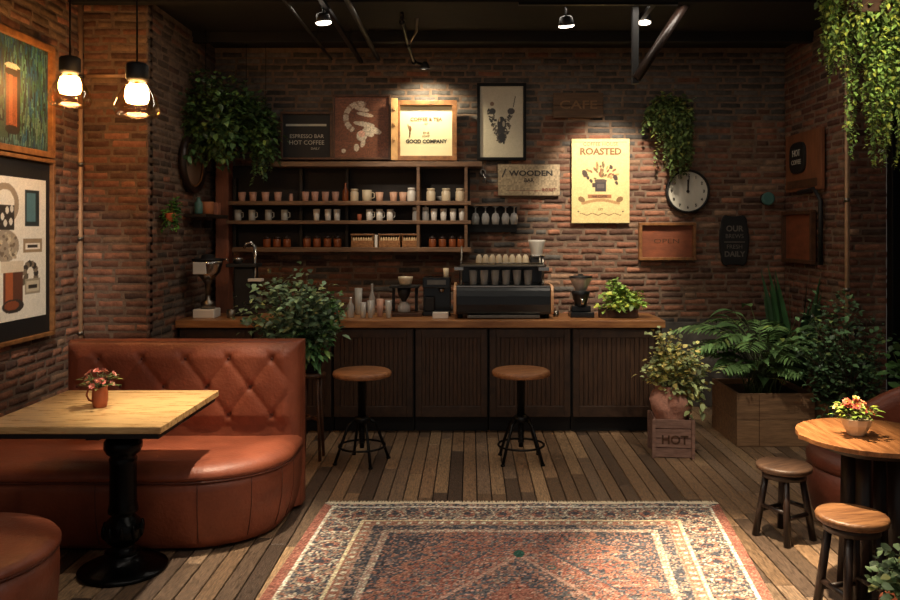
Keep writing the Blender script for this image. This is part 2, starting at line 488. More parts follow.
# ceiling with a shallow recess rib pattern
s = M(); s.b2(-3.1, 3.5, .6, BL + .1, CE, CE + .1)
ce = struct(s.build('ceiling', m_ceil))
for i, y in enumerate((2.2, 3.4, 4.6, 5.8, 7.0)):
    b = M(); b.b2(-2.9, 3.28, y - .04, y + .04, CE - .09, CE); b.build('ceiling_joist', m_ceil, ce, bevel=.004)

# left corner pipes, posts
def pipe(name, pts, r, m, label, brackets=()):
    t = thing(name, label, 'pipe', pts[0])
    o = Vector(pts[0])
    p = M(); p.tube([Vector(q) - o for q in pts], r, 10); p.build('tube', m, t)
    for b in brackets:
        q = Vector(b) - o
        k = M(); k.lathe([(r * 1.45, -.014), (r * 1.45, .014)], q, 12); k.build('pipe_clamp', m_steel, t)
    return t
px = X(80, 5.93)
pipe('wall_pipe', [(px, 5.93, .0), (px, 5.93, CE)], .02, m_pipe, 'pale painted conduit running up the left brick wall beside the framed posters', [(px, 5.93, z) for z in (.9, 1.6, 2.15, 2.8)])
pipe('wall_pipe', [(px + .04, 5.95, H(76, 5.95)), (X(128, 5.95), 5.95, H(76, 5.95))], .014, m_pipe, 'short horizontal conduit on the left brick pillar behind the pendant bulbs')
px = X(847, 6.24)
pipe('wall_pipe', [(px, 6.24, .0), (px, 6.24, CE)], .017, m_pipe, 'slim conduit rising up the right brick corner behind the trailing plant', [(px, 6.24, z) for z in (1.2, 1.9, 2.7)])
# reddish corner board
s = M(); x0 = X(211, 7.5)
s.b2(-2.36, -2.24, 7.42, 7.56, 0, 2.36); s.build('timber_post', mat('reddish_timber', (140, 84, 60), .6, ns=5, stretch=(5, 5, 1), vary=.3, bump=.2), None, bevel=.006)
tag(bpy.data.objects['timber_post'], 'reddish brown timber post in the left rear corner below the leafy plants', 'post')

# dark right front: steel glazing
wn = struct(M().b2(XRF + .02, XRF + .04, 1.5, YPR - .06, .0, CE).build('window_1', m_darkglass))
for y in (6.16, 5.2, 4.2, 3.2, 2.2):
    s = M(); s.b2(XRF - .05, XRF + .05, y - .045, y + .045, 0, CE); s.build('mullion', m_black, wn, bevel=.004)
for z in (.06, 2.3, CE - .05):
    s = M(); s.b2(XRF - .035, XRF + .018, 1.5, 6.2, z - .04, z + .04); s.build('transom', m_black, wn, bevel=.004)

# ------------------------------------------------------------- foliage
def leaf(mb, p, d, up, L, W, col, fold=.25, droop=.25, seg=3):
    d = Vector(d).normalized(); up = Vector(up)
    sd = d.cross(up)
    if sd.length < 1e-3: sd = d.cross(Vector((1, .3, 0)))
    sd.normalize(); n = sd.cross(d).normalized(); p = Vector(p)
    prof = [(0, .05), (.3, .9), (.62, .85), (1, .04)] if seg == 3 else [(0, .08), (.15, .6), (.4, 1), (.7, .75), (1, .03)]
    vs = []
    for t, w in prof:
        c = p + d * L * t - Vector((0, 0, 1)) * droop * L * t * t
        vs += [c - sd * W / 2 * w + n * fold * W * w * .5, c, c + sd * W / 2 * w + n * fold * W * w * .5]
    fs = []
    for k in range(len(prof) - 1):
        a = k * 3
        fs += [(a, a + 1, a + 4, a + 3), (a + 1, a + 2, a + 5, a + 4)]
    mb.add(vs, fs, True, col)
def gcol(r, base, var=.35, yellow=.1):
    k = 1 + (r.random() - .5) * 2 * var
    c = [base[0] * k, base[1] * k, base[2] * k]
    if r.random() < yellow: c[0] *= 1.35; c[1] *= 1.15
    return lin([min(255, max(4, v)) for v in c])
def bush(mb, sb, c, rad, n, L, base, r, W=.6, clumps=10, droop=.3, core=(0, 0, 0), yellow=.1, sr=.003, var=.35):
    """foliage grown on twigs that fan out from 'core' to fill an ellipsoid"""
    c = Vector(c); core = Vector(core)
    tw = []
    for i in range(clumps):
        while True:
            q = Vector((r.uniform(-1, 1), r.uniform(-1, 1), r.uniform(-1, 1)))
            if .25 < q.length < 1: break
        q = q.normalized() * r.uniform(.55, .95)
        e = c + Vector((q.x * rad[0], q.y * rad[1], q.z * rad[2]))
        mid = core.lerp(e, .5) + Vector((0, 0, .18 * (e - core).length))
        pts = [core * (1 - t) ** 2 + mid * 2 * t * (1 - t) + e * t * t for t in (0, .25, .5, .75, 1)]
        if sb: sb.tube(pts, [sr * 1.5, sr * 1.3, sr, sr * .8, sr * .5], 4)
        tw.append(pts)
    for i in range(n):
        pts = tw[i % clumps]
        t = r.uniform(.3, 1) ** .7 * 4; k = min(3, int(t)); p = pts[k].lerp(pts[k + 1], t - k)
        j = Vector((r.gauss(0, .17) * rad[0], r.gauss(0, .17) * rad[1], r.gauss(0, .17) * rad[2]))
        p = p + j
        d = (p - core).normalized() * .6 + Vector((r.uniform(-1, 1), r.uniform(-1, 1), r.uniform(-.6, .6)))
        k = r.uniform(.6, 1.25)
        leaf(mb, p, d, (r.uniform(-.5, .5), r.uniform(-.8, .2), 1), L * k, L * W * k, gcol(r, base, var, yellow), droop=droop)
def trail(mb, sb, p, length, L, base, r, n=None, spread=.05, W=.8, yellow=.15, var=.35):
    pts = [Vector(p)]; dx, dy = r.uniform(-1, 1) * spread, r.uniform(-1, 1) * spread
    k = 7
    for i in range(k):
        q = pts[-1] + Vector((dx / k + r.uniform(-.012, .012), dy / k + r.uniform(-.012, .012), -length / k)); pts.append(q)
    if sb: sb.tube(pts, .0018, 4)
    n = n or int(length / (L * .38))
    for i in range(n):
        t = i / n * k; a = min(k - 1, int(t)); q = pts[a].lerp(pts[a + 1], t - a)
        d = Vector((r.uniform(-1, 1), r.uniform(-1, .6), r.uniform(-.8, .2)))
        s_ = r.uniform(.65, 1.2) * (1 - .3 * i / n)
        leaf(mb, q, d, (0, -.4, 1), L * s_, L * W * s_, gcol(r, base, var, yellow), droop=.3)
def pot_prof(r0, r1, h, t=.008, rim=.0):
    return [(r0 * .9, 0), (r0, .004), (r1, h * .85), (r1 + rim, h * .87), (r1 + rim, h), (r1 - t, h), (r1 - t - .002, h * .82)]
def potset(t, r0, r1, h, m, name='pot', rim=.004):
    M().lathe(pot_prof(r0, r1, h, rim=rim), n=24, closed=True).build(name, m, t)
    M().lathe([(.001, h * .84), (r1 * .93, h * .83)], n=20, closed=False).build('soil', m_soil, t)

# ------------------------------------------------------------- counter
YC = 6.53
cb = [173, 252, 332, 414, 488.5, 572, 657]
TOPZ = .93
s = M(); s.b2(XL + .02, X(665, YC), YC - .02, 7.12, TOPZ - .062, TOPZ)
wt = tag(s.build('worktop', m_counter, None, bevel=.006), 'long honey-brown timber worktop running along the coffee bar', 'worktop')
xs = [XL + .03] + [X(c, YC) for c in cb[1:]]
words = ['cabinet front behind the potted plant at the far left end of the bar', 'cabinet front partly hidden by the left end bar stool and plant stand',
         'cabinet front just right of the left bar stool', 'cabinet front left of the right-hand bar stool, below the bottles and grinder',
         'cabinet front behind the right-hand bar stool, below the espresso machine', 'widest cabinet front at the right end of the bar by the potted crate']
words = ['dark slatted bar cabinet at the far left, behind the tufted sofa and stand plant', 'dark slatted bar cabinet behind the left bar stool',
         'dark slatted bar cabinet just right of the left bar stool', 'dark slatted bar cabinet below the left half of the espresso machine',
         'dark slatted bar cabinet behind the right bar stool', 'dark slatted bar cabinet at the right end of the bar beside the sack crate']
# photo gaps: 332, 414, 488, 572
words[1] = 'dark slatted bar cabinet between the stand plant and the left bar stool, left of the stool post'
seq = ['dark slatted bar cabinet at the far left end, mostly behind the tufted sofa', 'dark slatted bar cabinet behind the plant on the tall stand',
       'dark slatted bar cabinet directly behind the left bar stool', 'dark slatted bar cabinet midway between the two bar stools',
       'dark slatted bar cabinet directly behind the right bar stool', 'dark slatted bar cabinet at the right end, next to the sack in a crate']
for i in range(6):
    a, b = xs[i] + .012, xs[i + 1] - .012
    wd = b - a; hh = TOPZ - .062 - .135
    t = thing('bar_cabinet', seq[i], 'cabinet', ((a + b) / 2, YC + .02, 0), group='cabinets along the bar')
    s = M(); s.b2(-wd / 2 - .008, wd / 2 + .008, .03, .55, .135, TOPZ - .064); s.build('body', m_blackm, t)
    s = M(); s.b2(-wd / 2, -wd / 2 + .05, 0, .03, .135, .135 + hh - .01); s.b2(wd / 2 - .05, wd / 2, 0, .03, .135, .135 + hh - .01)
    s.b2(-wd / 2 + .05, wd / 2 - .05, 0, .03, .135, .135 + .09); s.b2(-wd / 2 + .05, wd / 2 - .05, 0, .03, .135 + hh - .085, .135 + hh - .01)
    d = s.build('door', m_cabf, t, bevel=.003)
    s = M(); n = 15; sw = (wd - .1) / n
    for k in range(n):
        x0 = -wd / 2 + .05 + k * sw
        s.b2(x0 + .0015, x0 + sw - .0015, .008 + (k % 2) * .002, .028, .135 + .09, .135 + hh - .085)
    s.build('slat_panel', m_cab, d, bevel=.002)
    s = M(); s.b2(-wd / 2 - .008, wd / 2 + .008, .09, .5, 0, .134); s.build('plinth', m_blackm, t)

# bar end panel
s = M(); s.b2(X(657, YC) - .004, X(657, YC) + .045, YC + .02, 7.08, 0, TOPZ - .062)
tag(s.build('end_panel', m_cab, None, bevel=.004), 'dark wooden end panel closing the right side of the bar', 'panel')

# ------------------------------------------------------------- bar stools
def barstool():
    t = thing('bar_stool', 'left bar stool with round wooden seat, close to the plant stand', 'stool', (X(362, 5.75), 5.75, 0), group='bar stools at the counter')
    M().lathe([(.19, 0), (.207, .006), (.212, .02), (.208, .036), (.195, .044), (.02, .046), (.001, .046)], (0, 0, .612), 36).build('seat', m_stool, t)
    M().lathe([(.13, .6), (.13, .612)], n=20).build('seat_plate', m_black, t)
    p = M(); p.lathe([(.03, .3), (.03, .58), (.05, .6)], n=14)
    for k in range(14): p.lathe([(.019, 0), (.024, .006), (.019, .012)], (0, 0, .13 + k * .012), 12)
    p.lathe([(.017, .1), (.017, .32)], n=12)
    p.build('post', m_black, t)
    M().lathe([(.05, .28), (.06, .285), (.06, .315), (.035, .33)], n=18).build('hub', m_black, t)
    for k in range(4):
        a = PI / 4 * 0.55 + k * PI / 2
        c, s_ = math.cos(a), math.sin(a)
        g = M(); g.tube([(c * .045, s_ * .045, .305), (c * .1, s_ * .1, .27), (c * .155, s_ * .155, .13), (c * .20, s_ * .20, .008)], .011, 8)
        g.lathe([(.016, 0), (.016, .012)], (c * .20, s_ * .20, 0), 10)
        g.build('leg', m_black, t)
    g = M(); g.tube([(math.cos(i * PI / 16) * .165, math.sin(i * PI / 16) * .165, .115) for i in range(33)], .008, 8, cap=False)
    g.build('foot_ring', m_black, t)
    return t
b1 = barstool()
dup(b1, (X(521, 5.78), 5.78, 0), (0, 0, R(22)), 'right bar stool with round wooden seat, below the espresso machine')

# ------------------------------------------------------------- rug
def rug():
    Wd, Ld = 2.38, 2.75
    cv = Canvas(Wd, Ld, .0065, (120, 70, 55))
    r = cv.r; u = cv.u; t = cv.t
    v = Ld / 2 - t                       # distance from the back edge
    du = Wd / 2 - np.abs(u); dv = np.minimum(v, Ld - v)
    side = du < dv + 0.0
    red = (158, 88, 70); navy = (70, 70, 78); cream = (206, 192, 162); rust = (168, 108, 84); tan = (156, 134, 110); grey = (108, 102, 98); slate = (82, 84, 90); pink = (178, 134, 112)
    d = np.minimum(du, dv)
    cell = .013
    def cells(su, sv, seed):
        rr = np.random.RandomState(seed)
        g = rr.rand(400, 400)
        return g[(np.floor((u + 2) / su).astype(int)) % 400, (np.floor((t + 3) / sv).astype(int)) % 400]
    n1 = cells(.013, .013, 3); n2 = cells(.03, .024, 4); n3 = cells(.008, .01, 6)
    def pal(mask, nn, cols, ws):
        cs = np.cumsum(ws) / np.sum(ws); lo = 0
        for c, h in zip(cols, cs):
            mm = mask & (nn >= lo) & (nn < h + 1e-9); cv.a[mm] = c; lo = h
    # main border
    along = np.where(side, t, u)
    mb = (d >= .075) & (d < .275)
    pal(mb, n2 * .55 + n1 * .45, [slate, navy, tan, rust, cream, navy, grey, pink], [.25, .14, .12, .12, .06, .14, .2, .1])
    ph = along / .21
    loc = (ph - np.floor(ph)) - .5; dd = (d - .175) / .1
    fl = (loc * 2.6) ** 2 + dd ** 2
    mk = mb & (fl < .62) & (fl > .42); cv.a[mk & (n3 < .5)] = cream
    mk = mb & (fl < .34); pal(mk, n1, [rust, red, navy, cream], [.4, .25, .25, .12])
    mk = mb & (fl < .07); cv.a[mk] = navy
    vine = mb & (np.abs(dd - .75 * np.sin(along * 2 * PI / .21 + 1.5)) < .13); cv.a[vine & (n3 < .7)] = tan
    # outer red stripe on long sides, cream line
    m_ = (d < .055); cv.a[m_] = red
    m_ = m_ & (n1 < .2); cv.a[m_] = rust
    back = (d < .055) & ~side
    cv.a[back] = pink; cv.a[back & (n1 < .5)] = slate; cv.a[back & (n1 > .8)] = cream
    m_ = (d >= .055) & (d < .075); cv.a[m_] = cream; cv.a[m_ & (n1 < .3)] = tan
    # guards
    m_ = (d >= .275) & (d < .297); cv.a[m_] = (206, 180, 134)
    m_ = (d >= .297) & (d < .352); cv.a[m_] = rust; 
    q = np.abs(((along / .06) % 1) - .5); cv.a[m_ & (q < .2) & (np.abs(d - .325) < .014)] = cream
    cv.a[m_ & (n1 < .22)] = tan
    m_ = (d >= .352) & (d < .364); cv.a[m_] = pink
    m_ = (d >= .364) & (d < .43); pal(m_, n1 * .6 + n2 * .4, [navy, slate, pink, tan, grey], [.35, .25, .15, .1, .2])
    m_ = (d >= .425) & (d < .462); cv.a[m_] = pink; cv.a[m_ & (n3 < .35)] = cream
    # field
    fld = d >= .462
    pal(fld, n1 * .5 + n2 * .5, [slate, rust, red, grey, navy, pink, red], [.2, .18, .18, .16, .12, .1, .1])
    fu = np.abs(u) / (Wd / 2 - .455); fv = (v - .455) / (Ld / 2 - .455); fv = np.where(fv > 1, 2 - fv, fv)
    # corner spandrels with stepped diagonal edge
    st = np.floor(fv * 14) / 14
    sp = fld & (fu > .52 + .5 * st * 1.1 + .05 * np.sin(fv * 30)) 
    pal(sp, n1 * .6 + n2 * .4, [navy, pink, slate, rust, navy, grey], [.3, .12, .22, .14, .2, .1])
    ed = fld & (np.abs(fu - (.50 + .5 * st * 1.1 + .05 * np.sin(fv * 30))) < .022); cv.a[ed] = rust
    # medallion
    md = fu * 1.0 + (1 - fv) * .92
    m_ = fld & (md < .86); pal(m_, n1 * .5 + n2 * .5, [rust, grey, red, pink, slate, tan], [.28, .1, .22, .13, .18, .08])
    m_ = fld & (np.abs(md - .86) < .014) & (n1 < .7); cv.a[m_] = slate
    m_ = fld & (md < .6); pal(m_, n1 * .5 + n2 * .5, [navy, rust, slate, pink, grey, red], [.24, .2, .2, .1, .16, .14])
    m_ = fld & (np.abs(md - .6) < .018); cv.a[m_] = pink
    m_ = fld & (md < .32); pal(m_, n1 * .5 + n2 * .5, [rust, red, pink, navy], [.4, .3, .14, .12])
    # scattered rosettes
    for i in range(40):
        x, y = r.uniform(-.66, .66), r.uniform(-.9, .9)
        c = [navy, tan, slate, pink, (70, 96, 88)][r.randint(5)]
        cv.ring(x, y, .014, .024, c); cv.ell(x, y, .008, .008, rust)
    cv.ell(0, .62, .03, .05, (44, 92, 76))
    cv.a = cv.a * 1.06 * (.92 + .16 * cells(.3, .012, 8)[:, :, None])          # weaver's abrash
    g_ = cv.a.mean(axis=2, keepdims=True); cv.a = cv.a * .72 + g_ * .28
    cv.speck(.3)
    cv.a[(np.abs(d - .286) < .011) | (np.abs(d - .065) < .009)] *= 1.12
    root = thing('rug', 'worn oriental rug, red and navy with cream borders, on the plank floor', 'rug', (0, 0, .0))
    yb, yf = 4.83, 4.83 - Ld
    def zf(V):
        s_ = V[:, 0] / Wd + .5; q = (Ld / 2 - V[:, 2])            # q: from back
        xl = -.876 - .05 * q; xr = 1.50 - .115 * q
        out = np.zeros_like(V)
        out[:, 0] = xl + (xr - xl) * s_
        out[:, 1] = yb - q
        out[:, 2] = .012 + .0015 * np.sin(V[:, 0] * 9 + V[:, 2] * 5)
        return out
    # build: top surface + rim
    c = cv.a.reshape(-1, 3).clip(0, 255) / 255.; c = np.where(c <= .04045, c / 12.92, ((c + .055) / 1.055) ** 2.4)
    n = cv.nx * cv.ny
    V = zf(np.stack([cv.u.ravel(), np.zeros(n), cv.t.ravel()], 1))
    i, j = np.meshgrid(np.arange(cv.nx - 1), np.arange(cv.ny - 1)); b = (j * cv.nx + i).ravel()
    Fq = np.stack([b, b + 1, b + 1 + cv.nx, b + cv.nx], 1)
    per = np.concatenate([np.arange(cv.nx - 1), np.arange(cv.ny - 1) * cv.nx + cv.nx - 1, (cv.ny - 1) * cv.nx + np.arange(cv.nx - 1, 0, -1), np.arange(cv.ny - 1, 0, -1) * cv.nx])
    V2 = V[per].copy(); V2[:, 2] = .002; a = np.arange(len(per)); bb = (a + 1) % len(per)
    Fs = np.stack([per[bb], per[a], n + a, n + bb], 1)
    npmesh('pile', np.concatenate([V, V2]), np.concatenate([Fq, Fs]), np.concatenate([c, c[per]]), m_rug, 'POINT', root)
    fr = M(); mfr = mat('cotton_fringe', (236, 222, 192), .9, 0, .15, ns=60)
    x = -.86
    while x < 1.49:
        fr.tube([(x, yb - .003, .009), (x + rng.uniform(-.004, .004), yb + .03, .006), (x + rng.uniform(-.01, .01), yb + .065, .004)], [.006, .005, .003], 4)
        x += .009
    fr.b2(-.876, 1.50, yb - .006, yb + .014, .002, .0125)
    fr.build('fringe', mfr, root)
rug()

# ------------------------------------------------------------- sofa
def arc(cx, cy, rx, ry, a0, a1, n):
    return [(cx + rx * math.cos(R(a0 + (a1 - a0) * i / n)), cy + ry * math.sin(R(a0 + (a1 - a0) * i / n))) for i in range(n + 1)]
SO = (-1.7, 4.7, 0)
sofa = thing('sofa', 'tufted cognac leather banquette sofa with rounded end behind the dining table', 'sofa', SO)
def sofaseat():
    ol = []
    for i in range(10): ol.append((-2.84 + i * (1.34 / 10), 4.06))
    ol += arc(-1.50, 4.52, .5, .46, -90, 0, 14)
    ol += [(-1.0, 4.77)]
    for i in range(1, 9): ol.append((-1.0 - i * .2, 4.77))
    ol += [(-2.84, 4.77), (-2.84, 4.4)]
    ol = [(a - SO[0], b - SO[1]) for a, b in ol]
    s = M(); s.rings(ol, [(.02, .06), (.05, .045), (.12, .02), (.22, 0), (.32, -.004), (.375, .0)])
    s.build('seat_base', m_leather, sofa)
    s = M(); s.rings(ol, [(.372, .012), (.382, -.006), (.40, -.01), (.425, .004), (.443, .03), (.453, .07), (.458, .13)])
    s.build('seat_cushion', m_leather, sofa)
    n = len(ol); P = [Vector(p) for p in ol]
    pts = []
    for i in range(0, 27):
        tt = (P[(i + 1) % n] - P[i - 1]).normalized(); q = P[i] + Vector((tt.y, -tt.x)) * .004; pts.append((q.x, q.y, .374))
    s = M(); s.tube(pts, .006, 6); s.build('piping', m_leather2, sofa)
    # vertical seams
    for i in (3, 7, 12, 17, 21, 24):
        s = M()
        tt = (P[(i + 1) % n] - P[i - 1]).normalized(); nn = Vector((tt.y, -tt.x))
        s.tube([(P[i].x - nn.x * ins, P[i].y - nn.y * ins, z) for z, ins in ((.05, .044), (.12, .019), (.22, -.001), (.32, -.004), (.37, 0))], .0028, 5)
        s.build('seam', m_leather2, sofa)
    s = M(); s.rings(ol, [(0, .1), (.022, .1)]); s.build('plinth', m_blackm, sofa)
sofaseat()
def tuftpanel(w, z0, z1, th, sx, sz, zb, xoff=0.0):
    nx, nz = 150, 100
    xs_ = np.linspace(-w / 2, w / 2, nx); zs = np.linspace(z0, z1, nz)
    Xg, Zg = np.meshgrid(xs_, zs)
    rad = .07
    d = np.minimum(np.minimum(Xg + w / 2, w / 2 - Xg), z1 - Zg)
    yr = np.where(d < rad, rad - np.sqrt(np.maximum(0, rad ** 2 - (rad - d) ** 2)), 0)
    # diamond coords
    a = (Xg - xoff) / sx + (Zg - zb) / (2 * sz); b = (Xg - xoff) / sx - (Zg - zb) / (2 * sz)
    fa = np.abs(a - np.round(a)); fb = np.abs(b - np.round(b))
    crease = np.exp(-np.minimum(fa, fb) / .12)
    db = np.hypot(fa, fb)
    btn = np.exp(-(db / .11) ** 2)
    msk = np.clip((z1 - .035 - Zg) / .05, 0, 1) * np.clip((Zg - zb + 2.4 * sz) / .06, 0, 1) * np.clip((w / 2 - .045 - np.abs(Xg)) / .05, 0, 1)
    top = np.clip((Zg - (zb + .25 * sz)) / .03, 0, 1)
    cr = np.where(top > 0, crease * (1 - top), crease)
    # above the first row only vertical pleats
    cr = cr + top * 0.45 * np.exp(-np.abs((Xg - xoff) / sx - np.round((Xg - xoff) / sx)) / .05)
    y = yr - .024 * (1 - cr * .5) * msk + .020 * btn * msk
    return xs_, zs, Xg, Zg, y
def sofaback():
    w = 1.40; xs_, zs, Xg, Zg, y = tuftpanel(w, .02, 1.0, .18, .256, .165, .90, .02)
    nx, nz = len(xs_), len(zs)
    n = nx * nz
    V = np.stack([Xg.ravel(), y.ravel(), Zg.ravel()], 1)
    i, j = np.meshgrid(np.arange(nx - 1), np.arange(nz - 1)); b = (j * nx + i).ravel()
    Fq = np.stack([b, b + 1, b + 1 + nx, b + nx], 1)
    per = np.concatenate([np.arange(nx - 1), np.arange(nz - 1) * nx + nx - 1, (nz - 1) * nx + np.arange(nx - 1, 0, -1), np.arange(nz - 1, 0, -1) * nx])
    V2 = V[per].copy(); V2[:, 1] = .15; V3 = V2.copy(); V3[:, 1] = .18; V3[:, 0] *= .975; V3[:, 2] = .02 + (V3[:, 2] - .02) * .98
    k = len(per); a = np.arange(k); bb = (a + 1) % k
    F1 = np.stack([per[bb], per[a], n + a, n + bb], 1); F2 = np.stack([n + bb, n + a, n + k + a, n + k + bb], 1)
    VV = np.concatenate([V, V2, V3, np.array([[0, .18, .5]])]); 
    F3 = np.stack([n + k + bb, n + k + a, np.full(k, len(VV) - 1), np.full(k, len(VV) - 1)], 1)
    me = bpy.data.meshes.new('backrest')
    me.from_pydata(VV.tolist(), [], [tuple(f) for f in np.concatenate([Fq, F1, F2])] + [tuple(f[:3]) for f in F3])
    me.polygons.foreach_set('use_smooth', [True] * len(me.polygons)); me.materials.append(m_leather)
    o = bpy.data.objects.new('backrest', me); COL.objects.link(o); o.parent = sofa
    o.location = (-1.705 - SO[0], 4.735 - SO[1], 0)
    for row in range(3):
        for c in range(-4, 5):
            x = .02 + (c + (.5 if row % 2 else 0)) * .256; z = .90 - row * .165
            if abs(x) > w / 2 - .06: continue
            q = M(); q.ell((x, .0, z), (.008, .006, .008), 10, 6); q.build('button', m_leather2, o)
    pp = [(w / 2 - .012, .045, .03), (w / 2 - .012, .045, .93), (w / 2 - .03, .045, .975), (w / 2 - .07, .045, .99), (0, .045, .992), (-w / 2 + .07, .045, .99), (-w / 2 + .03, .045, .975), (-w / 2 + .012, .045, .93), (-w / 2 + .012, .045, .03)]
    q = M(); q.tube([(a, b_ , c) for a, b_, c in pp], .006, 6); q.build('piping', m_leather2, o)
sofaback()

# ------------------------------------------------------------- pouf
t = thing('pouf', 'round cognac leather pouf at the lower left corner, in front of the sofa', 'pouf', (-2.06, 3.1, 0))
M().lathe([(.36, .02), (.385, .04), (.412, .15), (.42, .28), (.418, .385)], n=56).build('base', m_leather, t)
M().lathe([(.412, .384), (.424, .392), (.426, .405), (.416, .418), (.38, .43), (.2, .438), (.001, .44)], n=56, closed=False).build('cushion_top', m_leather, t)
M().tube([(math.cos(i * PI / 28) * .42, math.sin(i * PI / 28) * .42, .388) for i in range(57)], .006, 6, cap=False).build('piping', m_leather2, t)
M().lathe([(.35, 0), (.35, .022)], n=40).build('plinth', m_blackm, t)

# ------------------------------------------------------------- dining table
t = thing('dining_table', 'rectangular maple-topped table on a black cast-iron pedestal, before the tufted sofa', 'table', (-1.775, 3.94, 0))
M().b2(-.41, .41, -.41, .41, .757, .79).build('tabletop', m_top, t, bevel=.004)
M().b2(-.395, .395, -.395, .395, .732, .757).build('top_frame', m_blackm, t, bevel=.003)
dx = .08
M().lathe([(.10, .722), (.09, .70), (.06, .685), (.055, .66), (.075, .648), (.088, .63), (.09, .60), (.078, .575), (.058, .56), (.066, .545), (.062, .52), (.064, .33), (.07, .30), (.07, .285), (.05, .275), (.055, .265),
           (.08, .24), (.092, .20), (.09, .165), (.07, .14), (.05, .13), (.055, .11), (.085, .09)], (dx, -.03, 0), 32).build('pedestal', m_iron, t)
M().lathe([(.205, 0), (.21, .008), (.205, .018), (.16, .03), (.11, .05), (.085, .075), (.08, .095)], (dx, -.03, 0), 40).build('base_plate', m_iron, t)
q = M(); 
for k in range(10):
    a = k * PI / 5; q.ell((dx + math.cos(a) * .09, -.03 + math.sin(a) * .09, .2), (.012, .012, .035), 8, 6)
q.build('cast_ornament', m_iron, t)
q = M(); q.b2(dx - .3, dx + .28, -.06, .0, .715, .733); q.b2(dx - .03, dx + .03, -.35, .3, .7149, .7329); q.build('top_brace', m_blackm, t)

# ------------------------------------------------------------- flower pots
def flower1(t, p, d, r_, col, cc, n=7):
    m_ = M(); flower(m_, (0, 0, 0), d, r_, col, cc, n); m_.build('flower', m_petal, t, tuple(p))
def flower(mb, p, d, r_, col, cc, n=7):
    d = Vector(d).normalized(); s_ = d.cross(Vector((0, .3, 1))).normalized(); w_ = d.cross(s_)
    for k in range(n):
        a = 2 * PI * k / n; q = s_ * math.cos(a) + w_ * math.sin(a)
        leaf(mb, Vector(p), q + d * .6, d, r_, r_ * .8, col, droop=0)
    for k in range(4):
        a = 2 * PI * k / 4; q = s_ * math.cos(a) + w_ * math.sin(a)
        leaf(mb, Vector(p) + d * .003, q * .6 + d, d, r_ * .6, r_ * .6, cc, droop=0)
Yt = 3.86
t = thing('flower_pot', 'small pink pitcher vase with pink flowers on the maple dining table', 'vase', (X(100, 3.93), 3.93, .79))
M().lathe([(.028, 0), (.032, .004), (.037, .04), (.037, .07), (.033, .09), (.037, .102), (.033, .102), (.029, .09), (.031, .07)], n=28).build('pitcher', m_terra, t)
M().tube([(-.032, 0, .085), (-.055, -.005, .088), (-.064, -.005, .06), (-.055, 0, .035), (-.034, 0, .028)], .005, 8).build('handle', m_terra, t)
r_ = random.Random(11)
fm, lm, sm_ = M(), M(), M()
for k in range(17):
    a = r_.uniform(0, 2 * PI); q = r_.uniform(.02, .085)
    e = Vector((math.cos(a) * q, math.sin(a) * q * .8, .13 + r_.uniform(-.01, .055) - q * .25))
    sm_.tube([(0, 0, .06), (e.x * .4, e.y * .4, .11), tuple(e)], .0015, 4)
    flower1(t, e, (e.x, e.y - .02, .05), .02, gcol(r_, (206, 120, 108), .15, 0), gcol(r_, (230, 170, 140), .1, 0))
for k in range(60):
    a = r_.uniform(0, 2 * PI); q = r_.uniform(.01, .08)
    leaf(lm, (math.cos(a) * q, math.sin(a) * q, .11 + r_.uniform(-.015, .04)), (math.cos(a), math.sin(a), .3), (0, 0, 1), .04, .018, gcol(r_, (66, 84, 44)))
lm.build('leaves', m_leaf, t); sm_.build('stems', m_stem, t)
t = thing('flower_pot', 'cream footed pot of coral and yellow flowers on the round table', 'flower pot', (X(856, 3.66), 3.66, .72))
M().lathe([(.03, 0), (.036, .005), (.04, .012), (.062, .05), (.068, .075), (.07, .08), (.062, .08), (.06, .07)], n=10, smooth=False).build('pot', m_cream, t)
fm, lm, sm_ = M(), M(), M()
for k in range(26):
    a = r_.uniform(0, 2 * PI); q = r_.uniform(.0, .085)
    e = Vector((math.cos(a) * q, math.sin(a) * q * .8, .15 - q * .45 + r_.uniform(-.015, .02)))
    sm_.tube([(0, 0, .06), (e.x * .5, e.y * .5, .1), tuple(e)], .0015, 4)
    c = [(216, 92, 64), (226, 130, 96), (230, 200, 120), (214, 100, 84), (196, 206, 120)][k % 5]
    flower1(t, e, (e.x, e.y - .02, .06), .021, gcol(r_, c, .12, 0), gcol(r_, (236, 196, 120), .1, 0))
for k in range(90):
    a = r_.uniform(0, 2 * PI); q = r_.uniform(.01, .085)
    leaf(lm, (math.cos(a) * q, math.sin(a) * q, .1 + r_.uniform(-.02, .04)), (math.cos(a), math.sin(a), .2), (0, 0, 1), .04, .02, gcol(r_, (126, 150, 62)))
lm.build('leaves', m_leaf, t); sm_.build('stems', m_stem, t)

# ------------------------------------------------------------- round table
t = thing('round_table', 'round plank-topped wooden table at the right beside the leather armchair', 'table', (1.85, 3.68, 0))
q = M()
n = 9; w = .68 / n
RT = .328
for k in range(n):
    x0, x1 = -.34 + k * w + .001, -.34 + (k + 1) * w - .001
    pts = []
    for i in range(7):
        x = x0 + (x1 - x0) * i / 6; pts.append((x, math.sqrt(max(1e-5, RT ** 2 - x * x))))
    vs = [(x, -y, .698) for x, y in pts] + [(x, y, .698) for x, y in reversed(pts)]
    vs2 = [(x, y, .72) for x, y, z in vs]
    m_ = len(vs)
    q.add(vs + vs2, [tuple(reversed(range(m_))), tuple(range(m_, 2 * m_))] + [(i, (i + 1) % m_, m_ + (i + 1) % m_, m_ + i) for i in range(m_)])
q.build('tabletop', m_rtab, t, bevel=.002)
M().lathe([(.22, .655), (.25, .6975)], n=48).build('apron', m_dkwood, t)
